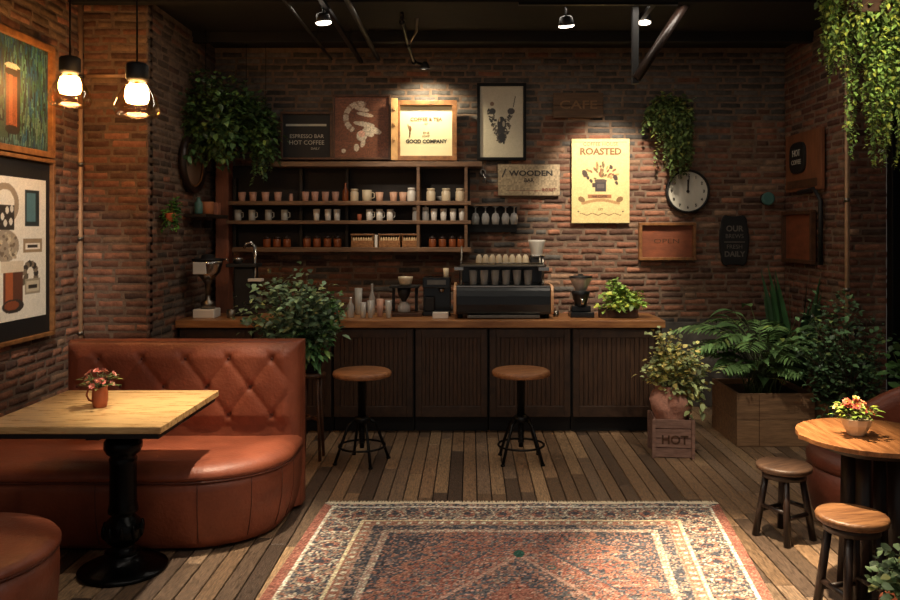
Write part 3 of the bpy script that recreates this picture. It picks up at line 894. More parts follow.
for k in range(4):
    a = PI / 4 + k * PI / 2
    c, s_ = math.cos(a), math.sin(a)
    g = M(); g.tube([(c * .10, s_ * .10, .655), (c * .105, s_ * .105, .3), (c * .12, s_ * .12, 0)], .04, 4); g.build('leg', m_dkwood, t)
g = M(); g.box((0, 0, .12), (.2, .03, .05), R(45)); g.box((0, 0, .1199), (.03, .2, .05), R(45)); g.build('stretcher', m_dkwood, t)

# ------------------------------------------------------------- rustic stools
def rstool(loc, h, r0, label, rz, sm=None):
    t = thing('wooden_stool', label, 'stool', loc, (0, 0, rz), group='low wooden stools by the round table')
    M().lathe([(r0 * .93, h - .035), (r0, h - .028), (r0 * 1.02, h - .012), (r0 * .99, h - .003), (r0 * .9, h), (.001, h)], n=36).build('seat', sm or m_rstool, t)
    M().lathe([(r0 * .8, h - .07), (r0 * .8, h - .034)], n=24).build('seat_support', m_dkwood, t)
    for k in range(4):
        a = PI / 4 + k * PI / 2; c, s_ = math.cos(a), math.sin(a)
        g = M(); g.tube([(c * r0 * .62, s_ * r0 * .62, h - .05), (c * r0 * 1.02, s_ * r0 * 1.02, 0)], [.017, .019], 8); g.build('leg', m_dkwood, t)
    for k in range(4):
        a = PI / 4 + k * PI / 2; b = a + PI / 2; rr = r0 * .86; z = .14 + (k % 2) * .03
        g = M(); g.tube([(math.cos(a) * rr, math.sin(a) * rr, z), (math.cos(b) * rr, math.sin(b) * rr, z)], .012, 8); g.build('stretcher', m_dkwood, t)
    return t
rstool((X(852, 3.34), 3.34, 0), .475, .141, 'nearer low wooden stool with pale plank seat, in front of the round table', R(12))
rstool((X(784, 4.32), 4.32, 0), .40, .143, 'farther low wooden stool with seat coloured darker for weak light, left of the round table at the rug edge', R(30), mat('shaded_seat_wood', (92, 66, 48), .5, ns=5, stretch=(1, 10, 6), rgb2=(56, 38, 28), bump=.3, bs=12))  # weaker light on this seat is put into a darker wood colour

# ------------------------------------------------------------- leather armchair (faces left)
AC = (2.44, 4.5, 0)
t = thing('armchair', 'rust leather tub armchair behind the round table at the right edge', 'armchair', AC)
ol = arc(-.05, 0, .46, .46, 90, 270, 18) + arc(.2, -.2, .26, .26, -90, 0, 8) + arc(.2, .2, .26, .26, 0, 90, 8)
M().rings(ol, [(.03, .05), (.06, .03), (.2, 0), (.33, .0)]).build('base', m_leather2, t)
M().rings(ol, [(.328, .02), (.34, -.002), (.38, -.004), (.41, .02), (.425, .06), (.43, .12)]).build('seat_cushion', m_leather2, t)
M().rings(ol, [(0, .12), (.032, .12)]).build('plinth', m_blackm, t)
# wraparound back
V = []; Fq = []
n = 40; prof = [(0, 0, 0), (1, 0, 0), (2, 0, 0)]
def bk(i):
    a = R(-118 + 236 * i / n)
    hgt = .43 + .40 * max(0, math.cos((a) / 1.30)) ** .75
    return a, hgt
g = M(); vs = []; m_ = 10
for i in range(n + 1):
    a, hgt = bk(i)
    c, s_ = math.cos(a), math.sin(a)
    cx, cy = c * .42 + .03, s_ * .42
    sec = [(-.07, .40), (-.075, hgt - .1), (-.07, hgt - .04), (-.04, hgt - .008), (0, hgt), (.04, hgt - .008), (.068, hgt - .04), (.072, hgt - .1), (.07, .25), (.05, .10)]
    for o_, z in sec: vs.append((cx + c * o_, cy + s_ * o_, max(z, .1)))
fs = []
for i in range(n):
    for k in range(m_ - 1):
        fs.append((i * m_ + k, i * m_ + k + 1, (i + 1) * m_ + k + 1, (i + 1) * m_ + k))
fs.append(tuple(range(m_))); fs.append(tuple(n * m_ + k for k in reversed(range(m_))))
g.add(vs, fs, True); g.build('backrest', m_leather, t)

# ------------------------------------------------------------- framed things
def frame(t, w, h, bw, dep, m, name='frame', y=0.0, bevel=.003):
    """picture frame in local XZ; back at y=0 (the wall), front at -dep"""
    s = M()
    s.b2(-w / 2, w / 2, y - dep, y, h / 2 - bw, h / 2); s.b2(-w / 2, w / 2, y - dep, y, -h / 2, -h / 2 + bw)
    s.b2(-w / 2, -w / 2 + bw, y - dep, y, -h / 2 + bw, h / 2 - bw); s.b2(w / 2 - bw, w / 2, y - dep, y, -h / 2 + bw, h / 2 - bw)
    return s.build(name, m, t, bevel=bevel)
def on_back(x0, x1, y0, y1, Y): return ((X(x0, Y) + X(x1, Y)) / 2, Y, (H(y0, Y) + H(y1, Y)) / 2), abs(X(x1, Y) - X(x0, Y)), abs(H(y0, Y) - H(y1, Y))
WB = 7.568    # hang plane on back wall (just off the brick faces)

# left wall: top painting (glass of stout on green)
yc, dpt = 5.01, .92
RL = (0, 0, PI / 2)
t = thing('framed_painting', 'framed painting of a tall glass on green and blue, high on the left brick wall', 'painting', (XLF + .022, yc, 2.53), RL)
hh = .76
frame(t, dpt, hh, .04, .045, m_frame)
cv = Canvas(dpt - .08, hh - .08, .005, (38, 58, 54)); r = cv.r
for k in range(900):
    x, y = r.uniform(-.42, .42), r.uniform(-.36, .36)
    base = [(22, 48, 84), (36, 72, 74), (12, 20, 30), (50, 92, 70), (20, 70, 104), (16, 26, 34), (70, 110, 110)][r.randint(7)]
    if y < -.15 and r.rand() < .5: base = [(60, 92, 90), (80, 106, 96)][r.randint(2)]
    cv.line(x, y, x + r.uniform(-.012, .012), y + r.uniform(.03, .1), .014, base)
cv.rect(-.42, -.05, -.30, -.2, (54, 74, 60))
cv.ell(-.0, .15, .085, .03, (176, 184, 176)); cv.rect(-.075, .075, -.22, .14, (122, 66, 42)); cv.rect(-.085, -.07, -.24, .15, (60, 70, 66)); cv.rect(.05, .085, -.24, .15, (34, 30, 28))
cv.ell(0, .12, .08, .025, (40, 24, 20)); cv.rect(-.04, .0, -.2, .1, (150, 82, 52)); cv.ell(0, -.24, .08, .03, (34, 30, 30))
cv.speck(.12)
cv.build('canvas', m_paint, t, (0, -.012, 0)); MM = M(); MM.b2(-.42, .42, -.01, 0, -.34, .34); MM.build('backing', m_blackm, t)

t = thing('framed_poster', 'large cream drinks poster in a black mount and wooden frame on the left wall', 'poster', (XLF + .022, 4.94, 1.545), RL)
frame(t, 1.06, 1.19, .025, .045, m_frame)
MM = M(); MM.b2(-.51, .51, -.016, 0, -.575, .575); MM.build('black_mount', m_blackm, t)
cv = Canvas(.90, .90, .005, (222, 214, 196)); r = cv.r
ink = (52, 46, 40); br = (128, 68, 40); tn = (150, 128, 98)
# sprig and cup
cv.ell(-.02, .28, .15, .13, (150, 132, 108)); cv.ell(-.02, .28, .10, .09, (222, 214, 196)); cv.rect(-.09, .08, .12, .27, ink)
for x, y in ((-.05, .2), (.0, .24), (.04, .17), (-.02, .16), (.05, .25)): cv.ell(x, y, .02, .022, (206, 200, 184))
cv.rect(.2, .37, .14, .38, (40, 48, 48)); cv.rect(.22, .32, .17, .36, (78, 112, 116))
cv.ell(-.02, 0.02, .15, .10, (150, 136, 116)); 
for k in range(60):
    x, y = r.uniform(-.13, .1), r.uniform(-.06, .1); cv.ell(x, y, .014, .01, [(190, 176, 148), (110, 94, 76), (166, 150, 124)][r.randint(3)])
cv.rect(.18, .40, .03, .06, tn); cv.rect(.18, .40, -.03, -.01, tn); cv.rect(.18, .20, -.03, .06, tn); cv.rect(.38, .4, -.03, .06, tn); cv.rect(.23, .35, .005, .022, ink)
for a_ in range(9): cv.ell(.26 + .07 * math.cos(a_ * .4 - .3), -.17 + .07 * math.sin(a_ * .4 - .3), .03, .022, ink if a_ % 2 else (120, 106, 88))
cv.ell(.2, -.2, .05, .025, (96, 84, 66), .8)
cv.rect(-.04, .17, -.36, -.10, (92, 54, 38)); cv.rect(-.02, .06, -.34, -.15, (158, 84, 48)); cv.rect(-.06, .18, -.15, -.08, (206, 190, 164)); cv.ell(.065, -.36, .12, .045, ink); cv.ell(.05, -.355, .08, .03, br)
cv.rect(.2, .38, -.30, -.2, (150, 138, 116)); cv.rect(.215, .365, -.285, -.215, (188, 176, 150)); cv.rect(.24, .34, -.26, -.24, ink)
cv.rect(-.4, -.2, .1, .35, (150, 138, 116)); cv.rect(-.38, -.22, -.3, -.05, br)
cv.speck(.05)
cv.build('poster_print', m_paint, t, (0, -.02, 0))

# paintings along shelf & wall at the back
YS = 7.5
def leanframe(name, x0, x1, y0, y1, label, cat, m, bw, dep=.035, Y=WB, canvas_bg=(60, 44, 34)):
    loc, w, h = on_back(x0, x1, y0, y1, Y)
    t = thing(name, label, cat, loc)
    frame(t, w, h, bw, dep, m)
    return t, w, h
t, w, h = leanframe('menu_board', 281, 333, 112, 160, 'dark chalk menu board in a thin wooden frame on the top shelf, leftmost', 'menu board', m_frame_dk, .022, Y=7.50)
MM = M(); MM.b2(-w / 2 + .01, w / 2 - .01, -.012, 0, -h / 2 + .01, h / 2 - .01); MM.build('slate', m_blackm, t)
MM = M(); MM.b2(-w / 2 + .05, w / 2 - .06, -.02, -.012, h / 2 - .135, h / 2 - .115); MM.build('rule_strip', m_chalk, t)
text('ESPRESSO BAR', .05, m_chalk, t, (0, -.014, -.005)); text('HOT COFFEE', .056, m_chalk, t, (0, -.014, -.065)); text('DAILY', .03, m_chalk, t, (.08, -.014, -.12)); 

t, w, h = leanframe('relief_art', 333, 391, 95, 160, 'rust brown board with pale collaged figure, on the top shelf left of the glowing print', 'artwork', m_frame_dk, .02, Y=7.50)
cv = Canvas(w - .04, h - .04, .005, (112, 66, 44)); r = cv.r
for k in range(160):
    x, y = r.uniform(-w / 2, w / 2), r.uniform(-h / 2, h / 2); cv.line(x, y, x + r.uniform(.03, .12), y, .006, [(104, 60, 40), (124, 74, 50), (92, 54, 38)][r.randint(3)])
pale = (196, 180, 160)
for a_ in range(22):
    an = R(70 + a_ * 8); cv.ell(-.02 + .13 * math.cos(an), .09 + .13 * math.sin(an), .026, .016, pale if a_ % 4 else (150, 120, 100), an)
for x, y, a, b, an in ((.0, .17, .07, .02, -.2), (.03, .12, .08, .018, -.2), (.02, .03, .1, .022, -.15), (.1, -.02, .09, .03, -.4), (.0, -.08, .05, .05, 0), (.06, -.05, .06, .03, -.5), (.01, -.15, .02, .04, -.3), (-.05, -.19, .025, .035, 0), (-.17, -.22, .02, .02, 0), (-.06, .2, .02, .03, .4)):
    cv.ell(x, y, a, b, pale, an)
cv.ell(.0, -.06, .035, .03, (206, 160, 140)); cv.speck(.15, 2)
cv.build('panel', m_paint, t, (0, -.014, 0))

s = M(); loc, w, h = on_back(391, 397.5, 98, 160, 7.405); s.b2(-w / 2, w / 2, 0, .02, -h / 2, h / 2)
for k in range(3): s.box((0, -.004, h / 2 - .1 - k * .14), (.02, .012, .03))
tag(s.build('narrow_board', mat('pale_board', (206, 160, 104), .6, ns=8, vary=.3), None, loc, bevel=.002), 'narrow pale batten standing on the top shelf beside the glowing print', 'board')

t, w, h = leanframe('framed_print', 395.5, 457, 101, 161, 'brightly lit cream print in a wide wooden frame on the top shelf', 'print', m_frame, .045, .05, Y=7.47)
MM = M(); MM.b2(-w / 2 + .03, w / 2 - .03, -.012, 0, -h / 2 + .03, h / 2 - .03); MM.build('print_sheet', mat('cream_paper', (226, 216, 172), .7, vary=.04), t)
text('COFFEE & TEA', .046, m_bronze, t, (0, -.0135, .105), bold=.0008); text('- EST -', .022, m_bronze, t, (0, -.0135, .065)); text('FINE', .03, m_bronze, t, (0, -.0135, -.02)); text('ROAST', .022, m_bronze, t, (0, -.0135, -.05))
text('GOOD COMPANY', .046, m_ink, t, (0, -.0135, -.10), bold=.002)
MM = M(); MM.tube([(-.17, -.014, .06), (-.15, -.014, .0), (-.155, -.014, -.06)], .005, 5); MM.ell((-.15, -.013, .02), (.014, .003, .03), 8, 5); MM.build('drawn_sprig', m_bronze, t)

t, w, h = leanframe('framed_print', 477, 526, 83.5, 160.5, 'black framed botanical ink print on the wall right of the glowing print', 'print', mat('ebony', (9, 8, 8), .6, spec=.2), .028, .035)
cv = Canvas(w - .05, h - .05, .004, (188, 178, 154)); r = cv.r
for k in range(150):
    y = r.uniform(-.2, .12); sp = .03 + (y + .2) * .35
    x = r.uniform(-sp, sp); 
    if abs(x) < sp * .55 and y > .03: continue
    cv.ell(x, y, .016, .008, [(34, 32, 30), (60, 54, 48), (96, 86, 72)][r.randint(3)], r.uniform(0, 3))
cv.ell(-.085, .1, .03, .028, (46, 44, 42)); cv.ell(.09, .1, .035, .03, (60, 52, 48)); cv.ell(0, -.03, .04, .08, (40, 38, 36)); cv.ell(0.005, -.15, .03, .045, (30, 28, 28)); cv.ell(.02, -.02, .012, .03, (150, 140, 120))
cv.ell(-.02, .02, .01, .02, (170, 150, 120)); cv.line(.11, .14, .13, .24, .008, (60, 54, 48)); cv.ell(-.09, .17, .02, .02, (120, 90, 70)); cv.speck(.04)
cv.build('print_sheet', m_paint, t, (0, -.014, 0))
MM = M(); MM.b2(-w / 2 + .02, w / 2 - .02, -.012, 0, -h / 2 + .02, h / 2 - .02); MM.build('backing', m_blackm, t)

loc, w, h = on_back(498, 559.5, 164, 196, WB)
t = thing('wall_sign', 'weathered tan tin sign lettered in dark capitals, above the hanging glasses', 'sign', loc)
cv = Canvas(w, h, .005, (150, 132, 104)); cv.line(-.2, -.1, .1, -.1, .004, (110, 60, 44)); cv.line(-.25, .03, -.22, .1, .014, (50, 40, 34)); cv.line(.05, -.11, .2, -.08, .005, (120, 60, 44)); cv.speck(.14, 3); cv.speck(.05)
cv.rect(-w / 2, w / 2, h / 2 - .01, h / 2, (96, 76, 56)); cv.rect(-w / 2, w / 2, -h / 2, -h / 2 + .01, (96, 76, 56))
cv.build('plate', m_paint, t, (0, -.02, 0), thick=.02)
text('WOODEN', .07, m_ink, t, (.02, -.022, .06), bold=.002, sx=1.25); text('BAR', .05, m_ink, t, (0.0, -.022, -.005), bold=.001); text('ROAST', .042, mat('rust_ink', (110, 54, 38)), t, (.19, -.022, -.095), bold=.001)

loc, w, h = on_back(553, 603, 93, 118, WB)
t = thing('wall_sign', 'faded wooden plank sign high on the brick wall above the poster', 'sign', loc)
s = M(); s.b2(-w / 2, w / 2, -.022, 0, -h / 2, -.004); s.b2(-w / 2, w / 2, -.022, 0, .004 - .003, h / 2); s.build('plank', mat('faded_plank', (96, 72, 52), .8, ns=6, stretch=(1, 4, 8), vary=.3, bump=.2), t, bevel=.003)
text('CAFE', .11, mat('faded_ink', (130, 98, 66), .8), t, (0, -.0235, 0), bold=.001, sx=1.4)

loc, w, h = on_back(571.5, 629, 139, 223, WB)
t = thing('wall_poster', 'large lit cream vintage poster with flower pot emblem, on bare brick', 'poster', loc)
cv = Canvas(w, h, .0045, (214, 192, 132)); r = cv.r
b1_, b2_, b3_ = (128, 96, 58), (70, 52, 40), (156, 104, 62)
cv.ring(0, 0, 5, 6, b1_); cv.rect(-w / 2 + .02, w / 2 - .02, h / 2 - .035, h / 2 - .03, b3_)
for k in range(46):
    an = r.uniform(0, PI); rr = r.uniform(.03, .15); x, y = rr * math.cos(an) * 1.1, .02 + rr * math.sin(an) * .95
    cv.ell(x, y, r.uniform(.01, .028), .01, [(150, 122, 74), (110, 88, 54), (176, 146, 88), (134, 84, 56)][r.randint(4)], an)
for x, y, q in ((-.15, .07, .035), (-.12, .03, .02), (.14, .03, .03), (.1, .13, .022), (-.09, .0, .02), (.15, -.02, .02)): cv.ell(x, y, q, q * .7, b2_, 2)
cv.rect(-.05, .05, -.1, 0.0, (58, 50, 50)); cv.ell(0, 0, .06, .018, (80, 66, 58)); cv.rect(-.08, -.05, -.06, -.02, b2_); cv.rect(-.035, .035, -.07, -.03, (92, 80, 72))
cv.rect(-.12, .10, -.165, -.13, b3_); 
for k in range(50):
    x = -.17 + k * .34 / 49; y = -.19 - .02 * math.cos(x * 12) * -1; cv.ell(x, y - .012, .012, .014, (170, 132, 84))
cv.ell(-.18, -.175, .035, .025, b1_, -.5); cv.ell(.18, -.175, .035, .025, b1_, .5)
for k in range(60):
    x = -.19 + k * .38 / 59; cv.ell(x, -.315 + .008 * math.sin(x * 60), .006, .004, b1_)
cv.ell(-.21, -.29, .008, .008, b2_); cv.ell(.21, -.29, .008, .008, b2_)
cv.speck(.05, 2)
cv.build('poster_print', m_paint, t, (0, -.022, 0), thick=.022)
text('COFFEE HOUSE', .048, m_bronze, t, (0, -.0235, .345)); text('ROASTED', .085, m_bronze, t, (0, -.0235, .275), bold=.003, sx=1.05); text('FINE COFFEE', .026, m_ink, t, (-.01, -.0235, -.148))
text('EST', .03, m_bronze, t, (0, -.0235, -.27))

# clock
loc, w, h = on_back(665, 709, 169.5, 213.5, WB - .01)
t = thing('wall_clock', 'round white wall clock with black rim below the trailing ivy', 'clock', loc)
RX = Matrix.Rotation(PI / 2, 3, 'X')
rr = w / 2
M().lathe([(rr * .93, 0), (rr, .005), (rr, .035), (rr * .96, .045), (rr * .9, .045), (rr * .89, .03), (rr * .89, .0)], n=44, closed=False, mt=RX).build('rim', m_blackm, t)
M().lathe([(rr * .9, .0), (rr * .9, .028)], n=44, mt=RX).build('dial', mat('clock_face', (204, 198, 182), .5, vary=.06), t)
for k in range(12):
    a = k * PI / 6; q = rr * .73
    text(str(12 if k == 0 else k), .036, m_ink, t, (math.sin(a) * q, -.03, math.cos(a) * q), name='numeral', bold=.0012)
s = M(); s.box((0, -.033, .05), (.012, .003, .12)); s.build('hour_hand', m_ink, t)
s = M(); s.box((0.006, -.036, .06), (.008, .003, .16), ry=R(3)); s.build('minute_hand', m_ink, t)
M().lathe([(.014, .028), (.014, .04)], n=14, mt=RX).build('hub', m_ink, t)

# shadow box frame
t, w, h = leanframe('shadow_box', 638, 694.5, 222.5, 260, 'empty wooden shadow-box frame on the brick wall beneath the clock', 'frame', m_frame, .028, .06)
MM = M(); MM.b2(-w / 2 + .02, w / 2 - .02, -.015, 0, -h / 2 + .02, h / 2 - .02); MM.build('back_panel', mat('rusty_panel', (140, 76, 46), .6, ns=5, stretch=(1, 4, 3), rgb2=(104, 56, 34), bump=.15), t)
text('OPEN', .06, m_frame_dk, t, (-.0, -.016, 0), sx=1.6)

# ornate black sign
loc, w, h = on_back(719.5, 748, 215, 266, WB)
t = thing('chalkboard_sign', 'small black scalloped chalkboard sign on the back wall right of the clock', 'sign', loc)
ol = []
for k in range(40):
    a = 2 * PI * k / 40; sx = abs(math.cos(a)) ** .5 * math.copysign(1, math.cos(a)); sy = abs(math.sin(a)) ** .5 * math.copysign(1, math.sin(a))
    ol.append((sx * w / 2 * (1 + .05 * math.cos(8 * a)), sy * h / 2 * (1 + .05 * math.cos(6 * a))))
s = M(); s.rings(ol, [(0, 0), (.015, 0), (.022, .008)], smooth=False)
s.v = [(x, -z, y) for x, y, z in s.v]
s.build('board', m_blackm, t)
text('OUR', .075, mat('grey_chalk', (104, 98, 90), .9), t, (0, -.024, .11), bold=.002); text('BREWS', .055, MATS['grey_chalk'], t, (0, -.024, .04)); text('FRESH', .055, MATS['grey_chalk'], t, (0, -.024, -.06)); text('DAILY', .07, MATS['grey_chalk'], t, (0, -.024, -.13), bold=.002)
s = M(); s.b2(-w * .36, w * .36, -.026, -.02, -.018, -.01); s.build('divider', MATS['grey_chalk'], t)
# small round black fitting
t = thing('wall_lamp', 'small dark round wall fitting high right of the scalloped chalkboard', 'wall fitting', (X(765, WB), WB, H(199, WB)))
M().lathe([(.05, 0), (.055, .012), (.045, .03)], n=24, mt=RX).build('back_plate', m_blackm, t)
M().lathe([(.03, .03), (.06, .07), (.062, .085), (.05, .09)], n=24, mt=RX).build('shade', m_teal, t)

# right wall signs
XRW = XR - .024
RRT = (0, 0, -PI / 2)
def onright(xa, xb): return (XRW * F / (xa - 470), XRW * F / (xb - 470))
ya, yb = onright(789, 825)
t = thing('wall_sign', 'brown wooden board with a black oval chalk plaque on the right brick wall', 'sign', (XRW, (ya + yb) / 2, H(161, 7.0)), RRT)
w = ya - yb; h = .52
s = M(); s.b2(-w / 2, w / 2, -.03, 0, -h / 2, h / 2); s.build('board', mat('reddish_board', (120, 72, 44), .6, ns=5, stretch=(3, 3, 1), vary=.25), t, bevel=.004)
ol = []
for k in range(32):
    a = 2 * PI * k / 32; ol.append((math.copysign(abs(math.cos(a)) ** .6, math.cos(a)) * .17, math.copysign(abs(math.sin(a)) ** .6, math.sin(a)) * .14))
s = M(); s.rings(ol, [(.028, 0), (.045, 0), (.05, .01)], smooth=False); s.v = [(x - .09, -z, y + .04) for x, y, z in s.v]; s.build('plaque', m_blackm, t)
text('HOT', .08, m_chalk, t, (-.09, -.052, .08), bold=.001); text('COFFEE', .06, m_chalk, t, (-.09, -.052, .0))
s = M(); s.b2(-w / 2 + .05, w / 2 - .08, -.038, -.028, -h / 2 + .03, -h / 2 + .1); s.build('ledge_strip', m_frame_dk, t, bevel=.003)
ya, yb = onright(786, 816)
t = thing('framed_picture', 'small wooden frame on the right brick wall below the oval plaque board', 'frame', (XRW, (ya + yb) / 2, H(237, 7.05)), RRT)
frame(t, ya - yb, .47, .035, .045, m_frame_dk); s = M(); s.b2(-(ya - yb) / 2 + .02, (ya - yb) / 2 - .02, -.012, 0, -.215, .215); s.build('back_panel', MATS['rusty_panel'], t)
yy = onright(823, 827)[0]
pipe('wall_pipe', [(XRW - .02, yy, H(265, yy)), (XRW - .02, yy, H(200, yy)), (XRW - .03, yy + .1, H(188, yy)), (XRW - .02, yy + .45, H(190, yy))], .02, m_blackm, 'dark bent pipe on the right wall beside the small wooden frame')

# oval mirror on the left rear wall
t = thing('wall_mirror', 'oval dark-framed mirror on the left wall under the bushy plants', 'mirror', (XL + .022, 6.88, H(163, 6.88)), RL)
RXo = Matrix.Rotation(PI / 2, 3, 'X')
s = M()
vs = []; n = 40
ringp = []
for k in range(n + 1):
    a = 2 * PI * k / n; ringp.append((math.cos(a) * .26, -.02, math.sin(a) * .235))
s.tube(ringp, .032, 8, cap=False); s.build('frame', m_dkwood, t)
s = M(); s.add([(math.cos(2 * PI * k / n) * .25, -.012, math.sin(2 * PI * k / n) * .225) for k in range(n)], [tuple(range(n))]); s.build('glass', m_mirror, t)
s = M(); s.tube([(math.cos(2 * PI * k / n) * .222, -.03, math.sin(2 * PI * k / n) * .197) for k in range(n + 1)], .008, 6, cap=False); s.build('inner_rim', m_frame, t)
# ledge and things
YA, YBb = 6.1, 7.3
s = M(); s.b2(XL + .012, XL + .2, 6.72, 7.34, H(218, 7.0), H(214.5, 7.0)); s.box((XL + .05, 6.95, H(224, 7.0)), (.07, .03, .07)); s.box((XL + .05, 7.25, H(224, 7.0)), (.07, .03, .07))
tag(s.build('wall_shelf', m_dkwood, None, bevel=.003), 'short dark ledge on the left wall below the oval mirror', 'shelf')
zt = H(214.5, 7.0)
tag(M().lathe([(.03, 0), (.034, .01), (.034, .09), (.018, .11), (.015, .135), (.018, .14)], n=18).build('bottle', m_teal, None, (XL + .12, 6.78, zt + .001)), 'teal bottle at the near end of the ledge under the mirror', 'bottle')
tag(M().lathe([(.05, 0), (.06, .005), (.064, .1), (.06, .11), (.052, .1)], n=20).build('candle_jar', m_kraft, None, (XL + .12, 6.98, zt + .001)), 'orange jar in the middle of the ledge under the mirror', 'jar')
s = M(); s.box((0, 0, .055), (.1, .09, .11)); tag(s.build('small_box', mat('salmon_card', (176, 112, 84), .7), None, (XL + .12, 7.18, zt + .001), bevel=.003), 'salmon coloured box at the far end of the ledge', 'box')
t = thing('hanging_plant', 'tiny green plant hanging in a wall pot left of the mirror ledge', 'plant', (X(160, 6.22) , 6.22, H(222, 6.22)))
t.location.x = XL + .09
M().lathe(pot_prof(.03, .045, .07), n=16).build('pot', m_terra, t); lm, sm_ = M(), M(); bush(lm, sm_, (0, 0, .1), (.08, .07, .12), 110, .05, (64, 110, 50), random.Random(3), core=(0, 0, .06))
for k in range(5): trail(lm, sm_, (rng.uniform(-.04, .04), rng.uniform(-.05, .02), .07), .14, .04, (64, 110, 50), random.Random(k + 20))
lm.build('foliage', m_leaf, t); sm_.build('stems', m_stem, t)
s = M(); s.tube([(-.09, 0, .05), (-.045, 0, .05)], .004, 6); s.build('bracket', m_black, t)

# ------------------------------------------------------------- shelves on the back wall
SF, SB = 7.30, 7.565
m_up = mat('shelf_upright', (30, 23, 19), .6, ns=6, stretch=(6, 6, 1), vary=.3, bump=.2)
t = thing('wall_shelving', 'dark open wall shelving with four timber boards above the bar', 'shelving', (0, SB, 0))
def board(x0, x1, ytop, yb_, f=SF, nm='shelf_board'):
    s = M(); zt = H(ytop, f); s.b2(X(x0, f), X(x1, f), f - SB, 0, zt - (yb_ - ytop) * f / F, zt); return s.build(nm, m_shelf, t, bevel=.003), zt
_, Z1 = board(270, 482, 161.5, 166.5)
_, Z2 = board(228, 471, 201, 205)
_, Z3 = board(226, 471, 220.5, 224)
_, Z4 = board(232, 471, 247.5, 252)
for xx in (229, 297, 344, 418, 466):
    y1_ = 166 if xx > 290 else 176
    s = M(); xc = X(xx, SF); z1 = H(y1_, SF); s.b2(xc - .014, xc + .014, (SF + .01 if xx in (418, 466) else 7.47) - SB, 0, H(248, SF), z1 - .004)
    s.build('upright', m_shelf if xx in (418, 466) else m_up, t, bevel=.002)
s = M(); s.b2(X(229, SB), X(470, SB), -.012, 0, H(249, SB), H(166, SB)); s.build('back_panel', mat('dark_back_panel', (36, 30, 27), .8, ns=5, vary=.35, bump=.2), t)

ORD = ['leftmost', 'second from left', 'third from left', 'fourth from left', 'fifth from left', 'sixth from left', 'seventh from left', 'eighth from left', 'ninth from left', 'tenth from left', 'eleventh from left', 'twelfth from left', 'thirteenth from left', 'fourteenth from left', 'fifteenth from left']
def cup_prof(r0, r1, h, t_=.004): return [(r0 * .8, 0), (r0, .004), (r1, h), (r1 - t_, h), (r0 - t_, .01), (.001, .008)]
def mk(kind, r1, h, m):
    if kind == 'cup': s = M().lathe(cup_prof(r1 * .78, r1, h), n=16, closed=True)
    elif kind == 'mug': s = M().lathe(cup_prof(r1 * .95, r1, h), n=16).tube([(r1 * .95, 0, h * .8), (r1 * 1.5, 0, h * .72), (r1 * 1.5, 0, h * .35), (r1 * .95, 0, h * .25)], .005, 6)
    elif kind == 'jar': s = M().lathe([(r1 * .9, 0), (r1, .008), (r1, h * .72), (r1 * .8, h * .8), (r1 * .8, h * .84), (r1 * .9, h * .85), (r1 * .9, h), (.001, h)], n=16)
    elif kind == 'bottle': s = M().lathe([(r1 * .9, 0), (r1, .008), (r1, h * .55), (r1 * .4, h * .75), (r1 * .35, h * .95), (r1 * .45, h), (.001, h)], n=16)
    return s
def rowof(name, lab, cat, grp, kind, xs_, r1, h, m, z, Y=7.40, lid=None):
    proto = None; n = len(xs_)
    for k, x in enumerate(xs_):
        l = (ORD[k] if k < n - 1 or n == 1 else 'rightmost') + ' of the ' + lab
        if n == 1: l = lab
        loc = (X(x, Y), Y, z + .0006)
        if proto is None:
            if lid:
                proto = thing(name, l, cat, loc, group=grp)
                M().lathe([(r1 * .9, 0), (r1, .008), (r1, h * .7), (r1 * .85, h * .78)], n=16).build('body', m, proto)
                M().lathe([(r1 * .9, h * .775), (r1 * .9, h * .95), (r1 * .3, h * .97), (r1 * .25, h * 1.06), (.001, h * 1.08)], n=16).build('lid', lid, proto)
            else:
                proto = tag(mk(kind, r1, h, m).build(name, m, None, loc), l, cat, grp)
        else:
            d = dup(proto, loc, (0, 0, rng.uniform(0, .5)), l)
rowof('cup', 'pinkish cups at left of the top cup row', 'cup', 'pinkish cups, left of the top cup row', 'cup', [242, 253, 265.5, 278], .036, .085, m_pinkc, Z2)
rowof('jar', 'small jar standing alone between the two groups of pinkish cups', 'jar', None, 'jar', [291], .018, .07, m_pinkc, Z2)
rowof('cup', 'pinkish cups in the middle of the top cup row', 'cup', 'pinkish cups, middle of the top cup row', 'cup', [305.5, 315, 325.5, 335.5], .034, .088, m_pinkc, Z2)
rowof('bottle', 'brown bottle standing among the cups on the top cup row', 'bottle', None, 'bottle', [345.5], .028, .17, m_amber, Z2)
rowof('jar', 'pale lidded jar right of the brown bottle on the top cup row', 'jar', None, 'jar', [354.5], .038, .115, m_cream, Z2)
rowof('mug', 'wide pale mug right of the lidded jar on the top cup row', 'mug', None, 'mug', [367], .045, .105, m_cream, Z2)
rowof('cup', 'peach cups right of the wide mug, top cup row', 'cup', 'peach cups right of the wide mug', 'cup', [379.5, 393.5, 403], .037, .085, mat('peach_ceramic', (214, 168, 138), .4), Z2)
rowof('jar', 'tall white jar against the pale wooden divider on the top cup row', 'jar', None, 'jar', [411.5], .04, .125, m_white, Z2)
rowof('jar', 'cream jars at the right end of the top cup row', 'jar', 'cream jars in the right end bay', 'jar', [431, 446, 460], .042, .12, m_cream, Z2)
rowof('glass_cup', 'frosted glasses at the left of the middle shelf', 'glass', 'frosted glasses at left of middle shelf', 'mug', [238, 252, 268.5, 284.5], .032, .1, mat('frosted_glass', (176, 176, 168), .25, vary=.1), Z3)
rowof('cup', 'white cups in the centre of the middle shelf', 'cup', 'white cups in the centre of the middle shelf', 'cup', [316.5, 328, 337], .032, .105, m_white, Z3)
